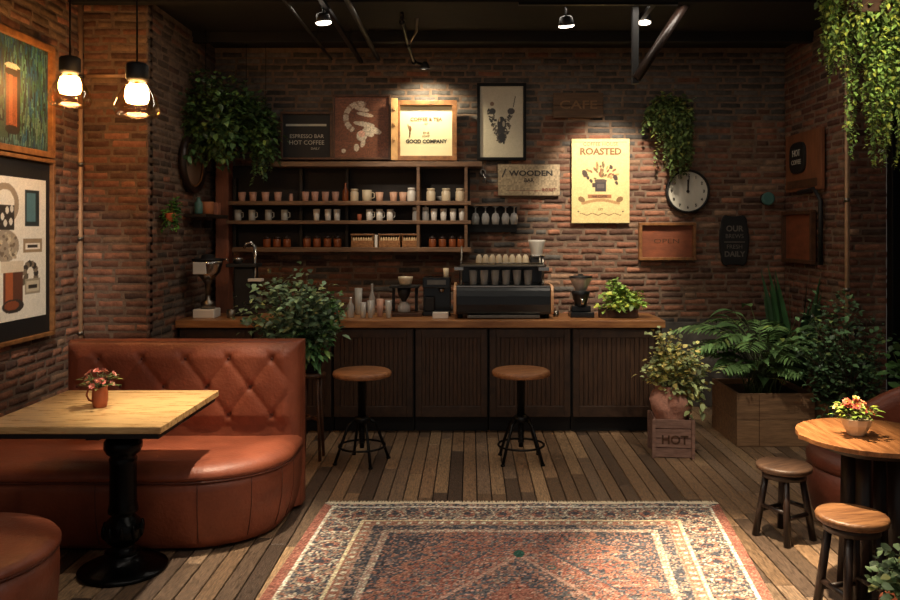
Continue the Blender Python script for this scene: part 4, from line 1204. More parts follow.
rowof('cup', 'little brown cup on the middle shelf left of the white mugs', 'cup', None, 'cup', [359.5], .022, .06, m_terra, Z3)
rowof('cup', 'white mugs beside the little brown cup, middle shelf', 'cup', 'white mugs right of the little brown cup', 'mug', [369.5, 379.5, 390], .031, .105, m_white, Z3)
rowof('jar', 'pair of lidded glass jars right of centre on the middle shelf', 'jar', 'lidded glass jars on the middle shelf', 'jar', [416, 425.5], .034, .13, m_cupglass, Z3, lid=m_white)
rowof('cup', 'white tumblers at the right end of the middle shelf', 'cup', 'white tumblers at right of middle shelf', 'cup', [434, 443.5, 453, 462], .032, .11, m_white, Z3)
rowof('storage_jar', 'amber jars at the left of the lowest shelf', 'jar', 'amber jars at left of lowest shelf', 'jar', [267, 277, 287], .036, .1, m_amber, Z4, lid=m_dkwood)
rowof('storage_jar', 'amber jars left of the wicker baskets on the lowest shelf', 'jar', 'amber jars left of the baskets', 'jar', [307, 317, 327.5, 337.5], .036, .105, m_amber, Z4, lid=m_dkwood)
rowof('storage_jar', 'amber jars right of the baskets on the lowest shelf', 'jar', 'amber jars right of the baskets', 'jar', [432.5, 442.5, 452.5, 461], .035, .1, m_amber, Z4, lid=m_dkwood)
def basket(x0, x1, lab):
    w = X(x1, 7.38) - X(x0, 7.38); t = thing('wicker_basket', lab, 'basket', ((X(x0, 7.38) + X(x1, 7.38)) / 2, 7.40, Z4 + .0006), group='baskets on the lowest shelf')
    s = M(); h = .125; s.b2(-w / 2, w / 2, -.07, .07, 0, h * .5); 
    for k in range(4): s.b2(-w / 2 - .003, w / 2 + .003, -.073, .073, .008 + k * .014, .015 + k * .014)
    s.build('body', m_basket, t, bevel=.004)
    s = M(); s.b2(-w / 2 - .006, w / 2 + .006, -.078, .078, h * .88, h); s.b2(-w / 2, -w / 2 + .01, -.07, .07, h * .45, h * .9); s.b2(w / 2 - .01, w / 2, -.07, .07, h * .45, h * .9); s.build('rim', m_frame, t, bevel=.003)
    s = M(); 
    for k in range(int(w / .024)): s.ell((-w / 2 + .02 + k * .023, -.045, h * .58), (.0112, .018, .026), 8, 5)
    s.build('contents', mat('paper_rolls', (226, 196, 150), .7), t)
basket(352, 374, 'leftmost wicker basket on the lowest shelf, beside the white divider'); basket(379.5, 400.5, 'middle wicker basket on the lowest shelf'); basket(402.5, 418.5, 'rightmost and narrowest wicker basket on the lowest shelf')
s = M(); s.b2(-.012, .012, -.06, .06, 0, .115); tag(s.build('white_carton', m_white, None, (X(376.6, 7.36), 7.38, Z4 + .0006), bevel=.002), 'thin white carton between the left and middle baskets', 'carton')
# flower of glass on top of jar
t = tag(M().lathe([(.012, 0), (.02, .01), (.045, .035), (.05, .05), (.046, .05), (.02, .015)], n=14).build('glass_dish', m_cupglass, None, (X(444, 7.46), 7.50, Z2 + .001)), 'small glass dish behind the cream jars in the right end bay', 'dish')
t.location = (X(441, 7.52), 7.50, Z2 + .0006)

# hanging glasses on a black rack
t = thing('glass_rack', 'black wall rack holding hanging glasses right of the shelves', 'rack', (X(492, 7.55), 7.567, H(218, 7.55)))
s = M(); s.b2(-.23, .235, -.015, 0, -.135, .125); s.build('back_board', m_blackm, t, bevel=.003)
s = M(); s.b2(-.23, .235, -.16, -.015, .11, .122); s.build('rack_top', m_shelf, t, bevel=.002)
zt = t.location.z + .11
GP = None
for k, x in enumerate((475.5, 485.5, 495.5, 505.5, 514)):
    l = ['leftmost', 'second', 'middle', 'fourth', 'rightmost'][k] + ' clear glass hanging upside down from the black rack'
    loc = (X(x, 7.48), 7.47, zt - .171)
    if GP is None: GP = tag(M().lathe([(.030, 0), (.038, .06), (.026, .1), (.006, .11), (.006, .155), (.03, .165), (.03, .17)], n=18).build('stem_glass', m_cupglass, None, loc), l, 'glass', 'hanging glasses')
    else: dup(GP, loc, None, l)
# small hook sculpture at 485,175
t = thing('wall_hook', 'small pale metal wall hook just right of the top shelf, below the black framed print', 'hook', (X(483, WB), WB, H(172, WB)))
s = M(); s.lathe([(.03, 0), (.03, .01)], n=14, mt=RX); s.build('plate', m_steel, t)
s = M(); s.tube([(0, -.01, 0), (.0, -.05, .01), (.01, -.055, -.04), (.035, -.06, -.11), (.05, -.06, -.10)], .01, 8); s.build('prong', m_chrome, t)

# ------------------------------------------------------------- espresso machine
EM = (X(503, 6.72), 6.80, TOPZ)
t = thing('espresso_machine', 'black espresso machine with wooden side caps at the middle of the bar', 'espresso machine', EM)
bw = .39
prof = [(-.17, .035), (-.19, .06), (-.2, .12), (-.2, .19), (-.19, .235), (-.165, .262), (-.12, .272), (.18, .272), (.18, .035)]
def extr(prof, x0, x1, mb=None):
    mb = mb or M(); n = len(prof)
    vs = [(x0, y, z) for y, z in prof] + [(x1, y, z) for y, z in prof]
    mb.add(vs, [tuple(range(n)), tuple(reversed(range(n, 2 * n)))] + [(i, n + i, n + (i + 1) % n, (i + 1) % n) for i in range(n)])
    return mb
extr(prof, -bw, bw).build('housing', m_blk2, t, bevel=.006)
for s_ in (-1, 1):
    pr = [(y * 1.06 - .0, z * 1.03 + .0) for y, z in prof]
    extr(pr, s_ * bw, s_ * (bw + .024)).build('side_cap', mat('pale_side_cap', (206, 158, 116), .4, vary=.15), t, bevel=.005)
s = M(); s.b2(-bw, bw, -.172, -.15, .262, .275); s.build('top_trim', m_chrome, t, bevel=.002)
s = M(); s.b2(-.30, .30, -.2, .1, .008, .034); s.build('drip_tray', m_steel, t, bevel=.003)
for a in (-.36, .36):
    for b in (-.12, .14): M().lathe([(.022, 0), (.022, .036)], (a, b, 0), 12).build('foot', m_black, t)
s = M(); s.b2(-bw + .06, bw - .08, .02, .17, .27, .29); s.b2(-bw + .02, bw - .05, .1, .17, .285, .43); s.build('upper_body', m_blk2, t, bevel=.004)
s = M(); s.b2(-bw + .03, bw - .04, -.16, .17, .433, .445); s.build('cup_shelf', m_steel, t, bevel=.002)
s = M()
for a in (-bw + .04, bw - .06):
    for b in (-.14, .15): s.tube([(a, b, .268), (a, b, .6 if a < 0 and b > 0 else .50)], .008, 8)
s.tube([(-bw + .04, -.15, .46), (bw - .06, -.15, .46)], .006, 8)
s.build('rail', m_steel, t)
s = M(); s.b2(-bw - .02, -bw + .06, -.15, -.05, .40, .43); s.build('steam_knob', m_chrome, t, bevel=.004)
s = M(); s.b2(bw - .1, bw - .01, -.15, -.03, .395, .43); s.build('brew_lever', m_chrome, t, bevel=.004)
# portafilter-like row of glasses inside (things standing on machine)
GP = None
for k in range(6):
    loc = (EM[0] - .25 + k * .092, EM[1] - .07, TOPZ + .2755)
    l = ['leftmost', 'second', 'third', 'fourth', 'fifth', 'rightmost'][k] + ' glass in the row standing on the espresso machine below the cup shelf'
    if GP is None: GP = tag(M().lathe(cup_prof(.028, .036, .125), n=18).build('drinking_glass', m_cupglass, None, loc), l, 'glass', 'glasses on the espresso machine')
    else: dup(GP, loc, None, l)
GP = None
for k in range(8):
    loc = (EM[0] - .20 + k * .056, EM[1] - .03, TOPZ + .4455)
    l = (ORD[k] if k < 7 else 'rightmost') + ' of the cream cups turned down on top of the espresso machine'
    if GP is None: GP = tag(M().lathe([(.027, 0), (.028, .01), (.027, .05), (.02, .074), (.012, .078), (.012, .085), (.001, .085)], n=16).build('espresso_cup', m_cream, None, loc), l, 'cup', 'cream cups on the espresso machine')
    else: dup(GP, loc, None, l)

# grinder with white hopper (standing behind/at machine right)
def grinder(loc, label, body_m, hop_m, sc_=1.0, beans=True, tray=True):
    t = thing('coffee_grinder', label, 'coffee grinder', loc)
    k = sc_
    s = M(); s.b2(-.11 * k, .11 * k, -.1 * k, .1 * k, 0, .05 * k); s.b2(-.09 * k, .09 * k, -.02 * k, .09 * k, .05 * k, .1 * k); s.build('base', body_m, t, bevel=.006)
    M().lathe([(.055 * k, .09 * k), (.062 * k, .14 * k), (.08 * k, .20 * k), (.09 * k, .235 * k), (.05 * k, .24 * k)], (0, .02, 0), 24).build('body', body_m, t)
    M().lathe([(.05 * k, .24 * k), (.09 * k, .32 * k), (.105 * k, .36 * k)], (0, .02, 0), 24, closed=False).build('hopper', hop_m, t)
    M().lathe([(.108 * k, .36 * k), (.108 * k, .372 * k), (.03 * k, .38 * k), (.02 * k, .395 * k), (.001, .395 * k)], (0, .02, 0), 24).build('hopper_lid', m_blackm, t)
    if beans: M().lathe([(.045 * k, .243 * k), (.075 * k, .3 * k), (.001, .305 * k)], (0, .02, 0), 20).build('beans', m_coffee, t)
    s = M(); s.tube([(0, -.04 * k, .17 * k), (0, -.09 * k, .165 * k), (0, -.1 * k, .12 * k)], .016 * k, 10); s.build('spout', m_chrome, t)
    return t
grinder((X(581, 6.8), 6.8, TOPZ), 'black coffee grinder with clear hopper between the espresso machine and the small plant', m_blk2, m_cupglass, .92)
t = thing('bean_hopper', 'white conical hopper on a black stand behind the right end of the espresso machine', 'hopper', (X(537, 7.03), 7.05, TOPZ))
s = M(); s.b2(-.06, .06, -.06, .06, 0, .5); s.build('stand', m_blackm, t, bevel=.006)
M().lathe([(.04, .505), (.045, .51), (.072, .63), (.077, .65), (.07, .65)], n=24).build('cone', m_white, t)
M().lathe([(.05, .5), (.075, .501), (.075, .515), (.04, .52)], n=24).build('collar', m_chrome, t)

# left grinder: white/chrome cup-shaped
t = thing('coffee_grinder', 'chrome and white pedestal coffee grinder at the left end of the bar', 'coffee grinder', (X(208, 6.75), 6.75, TOPZ))
s = M(); s.b2(-.1, .08, -.09, .09, 0, .075); s.build('base', m_white, t, bevel=.008)
M().lathe([(.06, .075), (.06, .13), (.025, .15), (.022, .2)], n=20).build('collar', m_steel, t)
M().lathe([(.022, .15), (.025, .28), (.05, .32), (.045, .33)], n=20).build('column', m_steel, t)
M().lathe([(.05, .32), (.10, .38), (.12, .45), (.125, .48), (.115, .48), (.1, .4)], n=28).build('bowl', m_chrome, t)
s = M(); s.b2(-.085, .02, -.128, -.09, .37, .47); s.build('front_label', m_white, t, bevel=.004)
M().lathe([(.13, .48), (.13, .495), (.06, .5), (.05, .53), (.001, .535)], n=28).build('lid', m_blackm, t)
s = M(); s.tube([(.12, 0, .49), (.16, 0, .49), (.17, 0, .47)], .008, 8); s.build('crank', m_chrome, t)
tag(M().lathe([(.03, 0), (.034, .004), (.036, .07), (.032, .07), (.03, .01), (.001, .008)], n=18).build('cup', m_steel, None, (X(231, 6.7), 6.7, TOPZ + .0006)), 'small steel cup right of the pedestal grinder on the bar', 'cup')

# black tall brewer with chrome arm
t = thing('coffee_brewer', 'tall black drip brewer topped with a chrome arm, left of the leafy stand plant', 'coffee brewer', (X(246, 6.9), 6.9, TOPZ))
s = M(); s.b2(-.085, .085, -.085, .085, 0, .42); s.build('tower', m_blackm, t, bevel=.012)
s = M(); s.b2(-.14, .12, -.12, .08, .42, .45); s.build('top_plate', m_blackm, t, bevel=.005)
s = M(); s.tube([(.08, -.05, .45), (.085, -.05, .60), (.06, -.055, .63), (.02, -.06, .62), (.0, -.06, .58)], .012, 10); s.tube([(.09, -.05, .32), (.095, -.05, .6)], .012, 8); s.build('chrome_arm', m_chrome, t)
s = M(); s.lathe([(.03, .45), (.05, .48), (.05, .5)], (-.06, -.03, 0), 16); s.build('cup_rest', m_chrome, t)
s = M(); s.b2(.05, .17, -.13, -.06, .30, .325); s.build('drip_arm', m_white, t, bevel=.004)

# glasses / bottles cluster
GP = None
specs = [('bottle', 350.5, .030, .17, m_cupglass, 'clear bottle leftmost in the cluster beside the stand plant', 6.74), ('tumbler', 358.5, .034, .23, m_cupglass, 'tall glass jar behind the tumblers in the bar cluster', 6.96),
         ('tumbler', 363, .028, .13, m_cupglass, 'tumbler in front of the tall glass jar', 6.7), ('bottle', 372, .026, .27, m_cupglass, 'tallest slim bottle in the glassware cluster', 6.96),
         ('tumbler', 370.5, .027, .145, m_cupglass, 'tumbler in front of the tallest slim bottle', 6.7), ('tumbler', 380, .029, .15, m_pinkc, 'pinkish beaker in the glassware cluster', 6.8),
         ('tumbler', 388.5, .029, .15, m_cupglass, 'rightmost tumbler of the cluster beside the black brewing set', 6.7)]
for nm, x, rr, h, m_, lab, Y in specs:
    s = mk('bottle' if nm == 'bottle' else 'cup', rr, h, m_)
    tag(s.build(nm, m_, None, (X(x, Y), Y, TOPZ + .0006)), lab, nm, 'glassware cluster on the bar')

# brewing set with plate and cup on top
t = thing('pour_over_stand', 'black pour-over stand carrying a pale bowl, right of the glassware cluster', 'brewing stand', (X(404, 6.9), 6.9, TOPZ))
s = M(); s.b2(-.14, .16, -.1, .1, 0, .03); s.build('base', m_frame_dk, t, bevel=.004)
s = M(); s.b2(-.12, .13, -.08, .1, .24, .26); s.b2(-.11, -.085, .06, .09, .03, .24); s.b2(.09, .115, .06, .09, .03, .24); s.build('rack', m_blackm, t, bevel=.003)
M().lathe([(.06, .24), (.05, .18), (.022, .13), (.02, .12)], (0, 0, 0), 20).build('dripper', m_blackm, t)
M().lathe([(.05, .031), (.055, .04), (.055, .08), (.03, .118), (.032, .12)], (0, 0, 0), 20).build('carafe', m_cupglass, t)
tag(M().lathe([(.03, 0), (.05, .012), (.062, .055), (.065, .075), (.06, .075), (.045, .015), (.001, .01)], n=24).build('bowl', m_cream, None, (X(405.5, 6.88), 6.88, TOPZ + .2606)), 'pale cream bowl on top of the black pour-over stand', 'bowl')
tag(M().lathe([(.02, 0), (.022, .005), (.024, .085), (.02, .085), (.019, .01), (.001, .008)], n=16).build('milk_jug', m_chrome, None, (X(389, 6.86), 6.83, TOPZ + .0306)), 'chrome milk jug on the pour-over stand base', 'jug')
t = thing('coffee_machine', 'small black coffee machine left of the espresso machine', 'coffee machine', (X(437, 6.95), 6.95, TOPZ))
s = M(); s.b2(-.12, .12, .0, .1, 0, .33); s.b2(-.12, .12, -.11, .1, 0, .04); s.b2(-.12, .12, -.11, .1, .24, .33); s.build('body', m_blk2, t, bevel=.008)
s = M(); s.b2(-.10, -.02, -.09, -.02, .04, .16); s.build('canister', m_blackm, t, bevel=.006)
s = M(); s.lathe([(.02, .2), (.028, .24)], (.04, -.05, 0), 14); s.build('spout', m_chrome, t)
s = M(); s.b2(-.08, .08, -.114, -.109, .27, .31); s.build('display', m_steel, t)
tag(M().b2(-.065, .065, -.04, .04, 0, .05).build('napkin_box', m_white, None, (X(440.5, 6.68), 6.68, TOPZ + .0006), bevel=.004), 'white napkin box in front of the small black coffee machine', 'box')
tag(M().lathe([(.02, 0), (.022, .004), (.024, .075), (.02, .075), (.018, .008), (.001, .006)], n=16).build('cup', m_cream, None, (X(446, 6.95), 6.95, TOPZ + .3306)), 'cream cup standing on the small black coffee machine', 'cup')
tag(M().lathe([(.022, 0), (.024, .004), (.026, .05), (.022, .05), (.02, .008), (.001, .006)], n=16).build('cup', m_steel, None, (X(556, 6.8), 6.8, TOPZ + .0006)), 'small steel cup between the espresso machine and black grinder', 'cup')

# ------------------------------------------------------------- plants
# plant on tall stand
PS = (X(312, 5.82), 5.82, 0)
t = thing('plant_stand', 'tall brown wooden plant stand between the sofa back and the bar', 'plant stand', PS)
s = M(); s.lathe([(.09, .60), (.1, .605), (.1, .625), (.09, .63)], n=24); s.build('top', m_frame_dk, t)
for k in range(4):
    a = PI / 4 + k * PI / 2; g = M(); g.tube([(math.cos(a) * .07, math.sin(a) * .07, .602), (math.cos(a) * .1, math.sin(a) * .1, 0)], .012, 6); g.build('leg', m_frame_dk, t)
g = M(); g.box((0, 0, .3), (.16, .016, .02), R(45)); g.box((0, 0, .3001), (.016, .16, .02), R(45)); g.build('stretcher', m_frame_dk, t)
t = thing('potted_plant', 'lush leafy plant in a black pot on the tall stand before the bar', 'plant', (PS[0], PS[1], .6305))
potset(t, .06, .085, .12, m_blackm)
lm, sm_ = M(), M(); r_ = random.Random(21)
bush(lm, sm_, (-.18, 0, .46), (.38, .25, .27), 1500, .07, (112, 138, 106), r_, W=.55, clumps=34, droop=.35, core=(0, 0, .09), var=.45)
bush(lm, sm_, (-.02, -.05, .25), (.14, .14, .16), 300, .07, (84, 126, 78), r_, W=.5, clumps=10, droop=.6, core=(0, 0, .09))
bush(lm, sm_, (.12, -.02, .44), (.17, .15, .17), 200, .065, (88, 128, 74), r_, W=.5, clumps=10, core=(0, 0, .09))
lm.build('foliage', m_leaf, t); sm_.build('stems', m_stem, t)

def simpleplant(name, label, loc, potm, r0, r1, h, c, rad, n, L, base, seed, trails=0, tl=.2, W=.7, clumps=14, var=.35, rot=0):
    t = thing(name, label, 'plant', loc, (0, 0, rot))
    potset(t, r0, r1, h, potm)
    lm, sm_ = M(), M(); r_ = random.Random(seed)
    bush(lm, sm_, c, rad, n, L, base, r_, W=W, clumps=clumps, core=(0, 0, h * .8), var=var)
    for k in range(trails):
        a = r_.uniform(0, 2 * PI); trail(lm, sm_, (math.cos(a) * r1, math.sin(a) * r1, h), tl * r_.uniform(.5, 1), L, base, r_)
    lm.build('foliage', m_leaf, t); sm_.build('stems', m_stem, t)
    return t
simpleplant('potted_plant', 'small low herb plant on the bar beside the glassware cluster', (X(335, 6.72), 6.72, TOPZ), m_terra, .04, .05, .06, (0, 0, .1), (.1, .08, .06), 130, .045, (74, 110, 56), 31)
t = thing('potted_plant', 'bright green leafy plant in a brown trough at the right end of the bar', 'plant', (X(618, 6.76), 6.76, TOPZ))
s = M(); s.b2(-.16, .16, -.06, .06, 0, .075); s.build('trough', m_frame_dk, t, bevel=.005)
s = M(); s.b2(-.15, .15, -.05, .05, .07, .078); s.build('soil', m_soil, t)
lm, sm_ = M(), M(); r_ = random.Random(5)
bush(lm, sm_, (0, -.02, .14), (.22, .13, .1), 620, .05, (156, 188, 92), r_, W=.8, clumps=22, core=(0, 0, .06), yellow=.25)
bush(lm, sm_, (.0, 0, .24), (.1, .09, .11), 220, .05, (146, 180, 88), r_, W=.8, clumps=10, core=(0, 0, .06))
lm.build('foliage', m_leaf, t); sm_.build('stems', m_stem, t)

# hanging ivy on the back wall
t = thing('hanging_plant', 'dense ivy spilling down the brick wall above the clock', 'plant', (X(668, 7.45), 7.49, H(118, 7.5)))
M().lathe(pot_prof(.05, .075, .09), n=18).build('pot', m_terra, t)
s = M(); s.tube([(0, .08, .05), (0, .03, .05)], .006, 6); s.build('bracket', m_black, t)
lm, sm_ = M(), M(); r_ = random.Random(8)
bush(lm, sm_, (.0, -.06, .04), (.22, .09, .17), 1100, .048, (104, 124, 70), r_, W=.85, clumps=18, core=(0, -.02, .08), yellow=.2)
for k in range(80):
    x = r_.uniform(-.2, .21); L_ = (.66 if x > -.04 else .34) * r_.uniform(.6, 1.05) * (1 - abs(x - .08) * 1.2)
    trail(lm, sm_, (x, -.05 + r_.uniform(-.07, .03), .06), L_, .045, (102, 122, 68), r_, spread=.05)
lm.build('foliage', m_leaf, t); sm_.build('stems', m_stem, t)

# dark bushy plants upper left
def darkplant(label, x, y, Y, rad, n, seed, tr):
    t = thing('hanging_plant', label, 'plant', (x, Y, y))
    M().lathe(pot_prof(.07, .09, .1), n=18).build('pot', m_wain, t)
    lm, sm_ = M(), M(); r_ = random.Random(seed)
    bush(lm, sm_, (0, -.02, .12), rad, int(n * 1.9), .052, (66, 92, 52), r_, W=.8, clumps=44, core=(0, 0, .08), var=.5)
    for k in range(tr):
        trail(lm, sm_, (r_.uniform(-rad[0], rad[0]) * .8, r_.uniform(-.15, .05), .05), r_.uniform(.15, .4), .045, (66, 92, 52), r_)
    lm.build('foliage', m_leaf, t); sm_.build('stems', m_stem, t)
    s = M(); s.tube([(-.02, 0, .06), (-.02, 0, CE - y)], .003, 6); s.build('hanging_wire', m_black, t)
darkplant('largest dark bushy plant hanging over the oval mirror, upper left', X(208, 6.9), H(129, 6.9), 6.9, (.38, .30, .40), 1450, 41, 26)
darkplant('dark hanging plant between the mirror plant and the menu board', X(250, 7.25), H(138, 7.25), 7.2, (.29, .22, .31), 850, 42, 20)
darkplant('smallest dark hanging plant just left of the menu board', X(268, 7.3), H(150, 7.3), 7.30, (.10, .11, .22), 300, 43, 10)

# hanging trough upper right
HT = (2.36, 4.5, 2.92)
t = thing('hanging_plant', 'bright trailing plant cascading from a hanging wooden trough, upper right corner', 'plant', HT)
s = M(); s.b2(-.28, .42, -.1, .1, -.06, .1); s.build('trough', m_frame_dk, t, bevel=.006)
s = M()
for a in (-.24, .38): s.tube([(a, 0, .1), (a, 0, CE - HT[2])], .004, 6)
s.build('hanging_chain', m_black, t)
lm, sm_ = M(), M(); r_ = random.Random(17)
bush(lm, sm_, (.08, -.02, .02), (.44, .2, .24), 2400, .040, (130, 158, 84), r_, W=.75, clumps=40, core=(.05, 0, .05), yellow=.3)
for k in range(210):
    x = r_.uniform(-.36, .5)
    if -.23 < x < -.14 and r_.random() < .8: continue
    L_ = .48 if x < -.2 else (1.0 if x < .10 else (.6 if x < .2 else .8))
    L_ *= r_.uniform(.5, 1.0)
    trail(lm, sm_, (x, r_.uniform(-.16, .14), .06), L_, .034, (126, 156, 80), r_, spread=.07, yellow=.3)
lm.build('foliage', m_leaf, t); sm_.build('stems', m_stem, t)

# crate with sack plant
CR = (X(673, 5.9), 5.97, 0)
t = thing('wooden_crate', 'small slatted wooden crate with faded lettering at the right end of the bar', 'crate', CR, (0, 0, R(-6)))
s = M(); w = .135; h = .28
for k in range(4): s.b2(-w, w, -w, -w + .012, .006 + k * .07, .07 + k * .07); s.b2(-w, w, w - .012, w, .006 + k * .07, .07 + k * .07); s.b2(-w, -w + .012, -w + .012, w - .012, .006 + k * .07, .07 + k * .07); s.b2(w - .012, w, -w + .012, w - .012, .006 + k * .07, .07 + k * .07)
s.b2(-w + .01, w - .01, -w + .01, w - .01, .0, .012)
s.build('slats', m_crate, t, bevel=.002)
for a in (-1, 1):
    for b in (-1, 1): M().b2(a * (w + .006) - .012, a * (w + .006) + .012, b * (w + .006) - .012, b * (w + .006) + .012, 0, h + .004).build('corner_post', m_crate, t, bevel=.002)
text('HOT', .09, m_frame_dk, t, (.01, -w - .002, .13), bold=.002)
t = thing('potted_plant', 'pale green variegated plant in a slumped burlap sack inside the crate', 'plant', (CR[0], CR[1], .0135))
s = M(); n = 36; vs = []
lay = [(.06, 0), (.11, .01), (.125, .1), (.12, .26), (.135, .31), (.15, .35), (.145, .40), (.12, .44), (.10, .47), (.115, .50)]
for j, (rr, z) in enumerate(lay):
    for i in range(n):
        a = 2 * PI * i / n; k = 1 + (.14 * math.sin(a * 4 + j * 1.1) + .08 * math.sin(a * 9 + j * 1.7)) * min(1, j / 4) * (1 if j > 3 else .3)
        q = rr * k
        if j <= 3: q = min(q, .115)
        vs.append((q * math.cos(a), q * math.sin(a), z))
fs = [(j * n + i, j * n + (i + 1) % n, (j + 1) * n + (i + 1) % n, (j + 1) * n + i) for j in range(len(lay) - 1) for i in range(n)] + [tuple(reversed(range(n)))]
s.add(vs, fs, True); s.build('sack', m_sack, t)
M().lathe([(.001, .46), (.095, .455)], n=20, closed=False).build('soil', m_soil, t)
lm, sm_ = M(), M(); r_ = random.Random(61)
bush(lm, sm_, (.06, 0, .63), (.25, .2, .19), 1300, .048, (160, 172, 118), r_, W=.75, clumps=24, core=(0, 0, .46), yellow=.35)
bush(lm, sm_, (-.04, 0, .8), (.13, .12, .14), 320, .048, (164, 176, 122), r_, W=.75, clumps=10, core=(0, 0, .46), yellow=.4)
for k in range(8): trail(lm, sm_, (r_.uniform(.05, .2), -.08, .55), r_.uniform(.15, .3), .06, (150, 164, 108), r_)
lm.build('foliage', m_leaf, t); sm_.build('stems', m_stem, t)

# timber planter
t = thing('planter_box', 'long pale timber planter box on the floor under the leafy plants', 'planter', (2.05, 6.14, 0))
def planter(t, w, d, h):
    s = M(); th = .025
    for k in range(2):
        a, b = k * h / 2 + .002, (k + 1) * h / 2 - .001
        s.b2(0, w, 0, th, a, b); s.b2(0, w, d - th, d, a, b); s.b2(0, th, th, d - th, a, b); s.b2(w - th, w, th, d - th, a, b)
    s.build('boards', m_planter, t, bevel=.003)
    s = M(); s.b2(.02, w - .02, .02, d - .02, .0, h * .9); s.build('soil', m_soil, t)
    s = M(); s.b2(w * .28, w * .28 + .004, -.003, .01, .01, h - .01); s.build('joint_strip', m_frame_dk, t)
planter(t, .60, .64, .41)
t = thing('planter_box', 'second timber planter box in the right rear corner behind the round table', 'planter', (2.67, 5.64, 0)); planter(t, .3, .64, .36)
for o_ in [t]: o_.rotation_euler = (0, 0, 0)

def frond(mb, sb, base, az, length, arch, LL, LW, col, r, n=15, rise=.8):
    """arching stalk with paired leaflets"""
    d = Vector((math.cos(az), math.sin(az), 0)); pts = []
    for i in range(9):
        t_ = i / 8; pts.append(Vector(base) + d * length * t_ * (.35 + .65 * t_) + Vector((0, 0, rise * length * (t_ * 1.55 - arch * t_ * t_ * 1.1))))
    sb.tube(pts, [.005, .005, .0045, .004, .004, .003, .003, .002, .0015], 5)
    for i in range(n):
        t_ = .38 + .62 * i / (n - 1); k = min(7, int(t_ * 8)); p = pts[k].lerp(pts[k + 1], t_ * 8 - k); tg = (pts[k + 1] - pts[k]).normalized()
        sd = tg.cross(Vector((0, 0, 1))).normalized(); sz = math.sin(PI * min(1, (t_ - .3) / .75)) * .8 + .25
        for s_ in (-1, 1): leaf(mb, p, sd * s_ + tg * .8 + Vector((0, 0, .1)), (0, 0, 1), LL * sz, LW * sz, gcol(r, col, .3, .05), droop=.35, seg=4)
def bigleaf(mb, sb, base, az, length, L, W, col, r, rise=1.0, droop=.5):
    d = Vector((math.cos(az), math.sin(az), 0)); e = Vector(base) + d * length * .55 + Vector((0, 0, rise * length)); mid = Vector(base) + d * length * .15 + Vector((0, 0, rise * length * .6))
    pts = [Vector(base) * (1 - t_) ** 2 + mid * 2 * t_ * (1 - t_) + e * t_ * t_ for t_ in (0, .33, .66, 1)]
    sb.tube(pts, [.006, .005, .004, .003], 5)
    # broad leaf strip
    n = 8; prof = [.15, .7, .98, 1, .9, .72, .45, .2, .02]
    sd = d.cross(Vector((0, 0, 1))).normalized(); vs = []; c = gcol(r, col, .25, .05)
    tilt = r.uniform(-.3, .3)
    for i in range(n + 1):
        t_ = i / n; p = e + d * L * t_ * (1 - .15 * t_) + Vector((0, 0, L * (.35 * t_ - droop * t_ * t_)))
        for q in (-1, -.5, 0, .5, 1): vs.append(p + sd * W / 2 * prof[i] * q + Vector((0, 0, abs(q) * W * .12 * prof[i] + q * tilt * W * .4)))
    fs = [(i * 5 + k, i * 5 + k + 1, i * 5 + k + 6, i * 5 + k + 5) for i in range(n) for k in range(4)]
    mb.add(vs, fs, True, c)
def plant_thing(label, loc, cat='plant', name='potted_plant'):
    t = thing(name, label, cat, loc); return t, M(), M()
# palm-like plant in the planter, left
t, lm, sm_ = plant_thing('arching palm with long fronds growing at the left of the timber planter', (2.30, 6.36, .37), name='palm')
r_ = random.Random(71)
for k in range(15):
    az = r_.uniform(0, 2 * PI); 
    frond(lm, sm_, (r_.uniform(-.05, .05), r_.uniform(-.05, .05), 0), az, r_.uniform(.4, .62), r_.uniform(.7, .95), .15, .035, (92, 124, 72), r_, rise=r_.uniform(1.0, 1.5))
for az, L_, rs in ((2.9, .66, 1.35), (3.4, .58, 1.2), (2.2, .6, 1.4), (.3, .5, 1.4), (-.5, .5, 1.2), (1.2, .6, 1.5), (3.8, .5, .9), (5.2, .4, 1.0)):
    frond(lm, sm_, (0, 0, 0), az, L_, .92, .19, .042, (108, 142, 86), r_, rise=rs)
for k in range(40):
    bigleaf(lm, sm_, (r_.uniform(-.12, .12), r_.uniform(-.12, .05), 0), r_.uniform(2.4, 6.8), r_.uniform(.12, .5), r_.uniform(.16, .26), r_.uniform(.06, .10), (102, 138, 84), r_)
lm.build('fronds', m_leaf, t); sm_.build('stems', m_stem, t)
# broadleaf
t, lm, sm_ = plant_thing('broad-leaved plant in the middle of the timber planter', (2.46, 6.52, .37), name='broadleaf_plant')
for k in range(26): bigleaf(lm, sm_, (r_.uniform(-.06, .06), r_.uniform(-.08, .08), 0), r_.uniform(0, 6.28), r_.uniform(.3, .66), r_.uniform(.2, .3), r_.uniform(.07, .11), (84, 116, 70), r_)
lm.build('foliage', m_leaf, t); sm_.build('stems', m_stem, t)
# dark bush
t, lm, sm_ = plant_thing('dense dark green shrub filling the right rear corner', (2.82, 5.96, .32), name='shrub')
bush(lm, sm_, (-.04, -.02, .42), (.36, .28, .46), 2300, .05, (70, 96, 64), r_, W=.6, clumps=60, core=(0, 0, 0), var=.5)
lm.build('foliage', m_leaf, t); sm_.build('stems', m_bark, t)
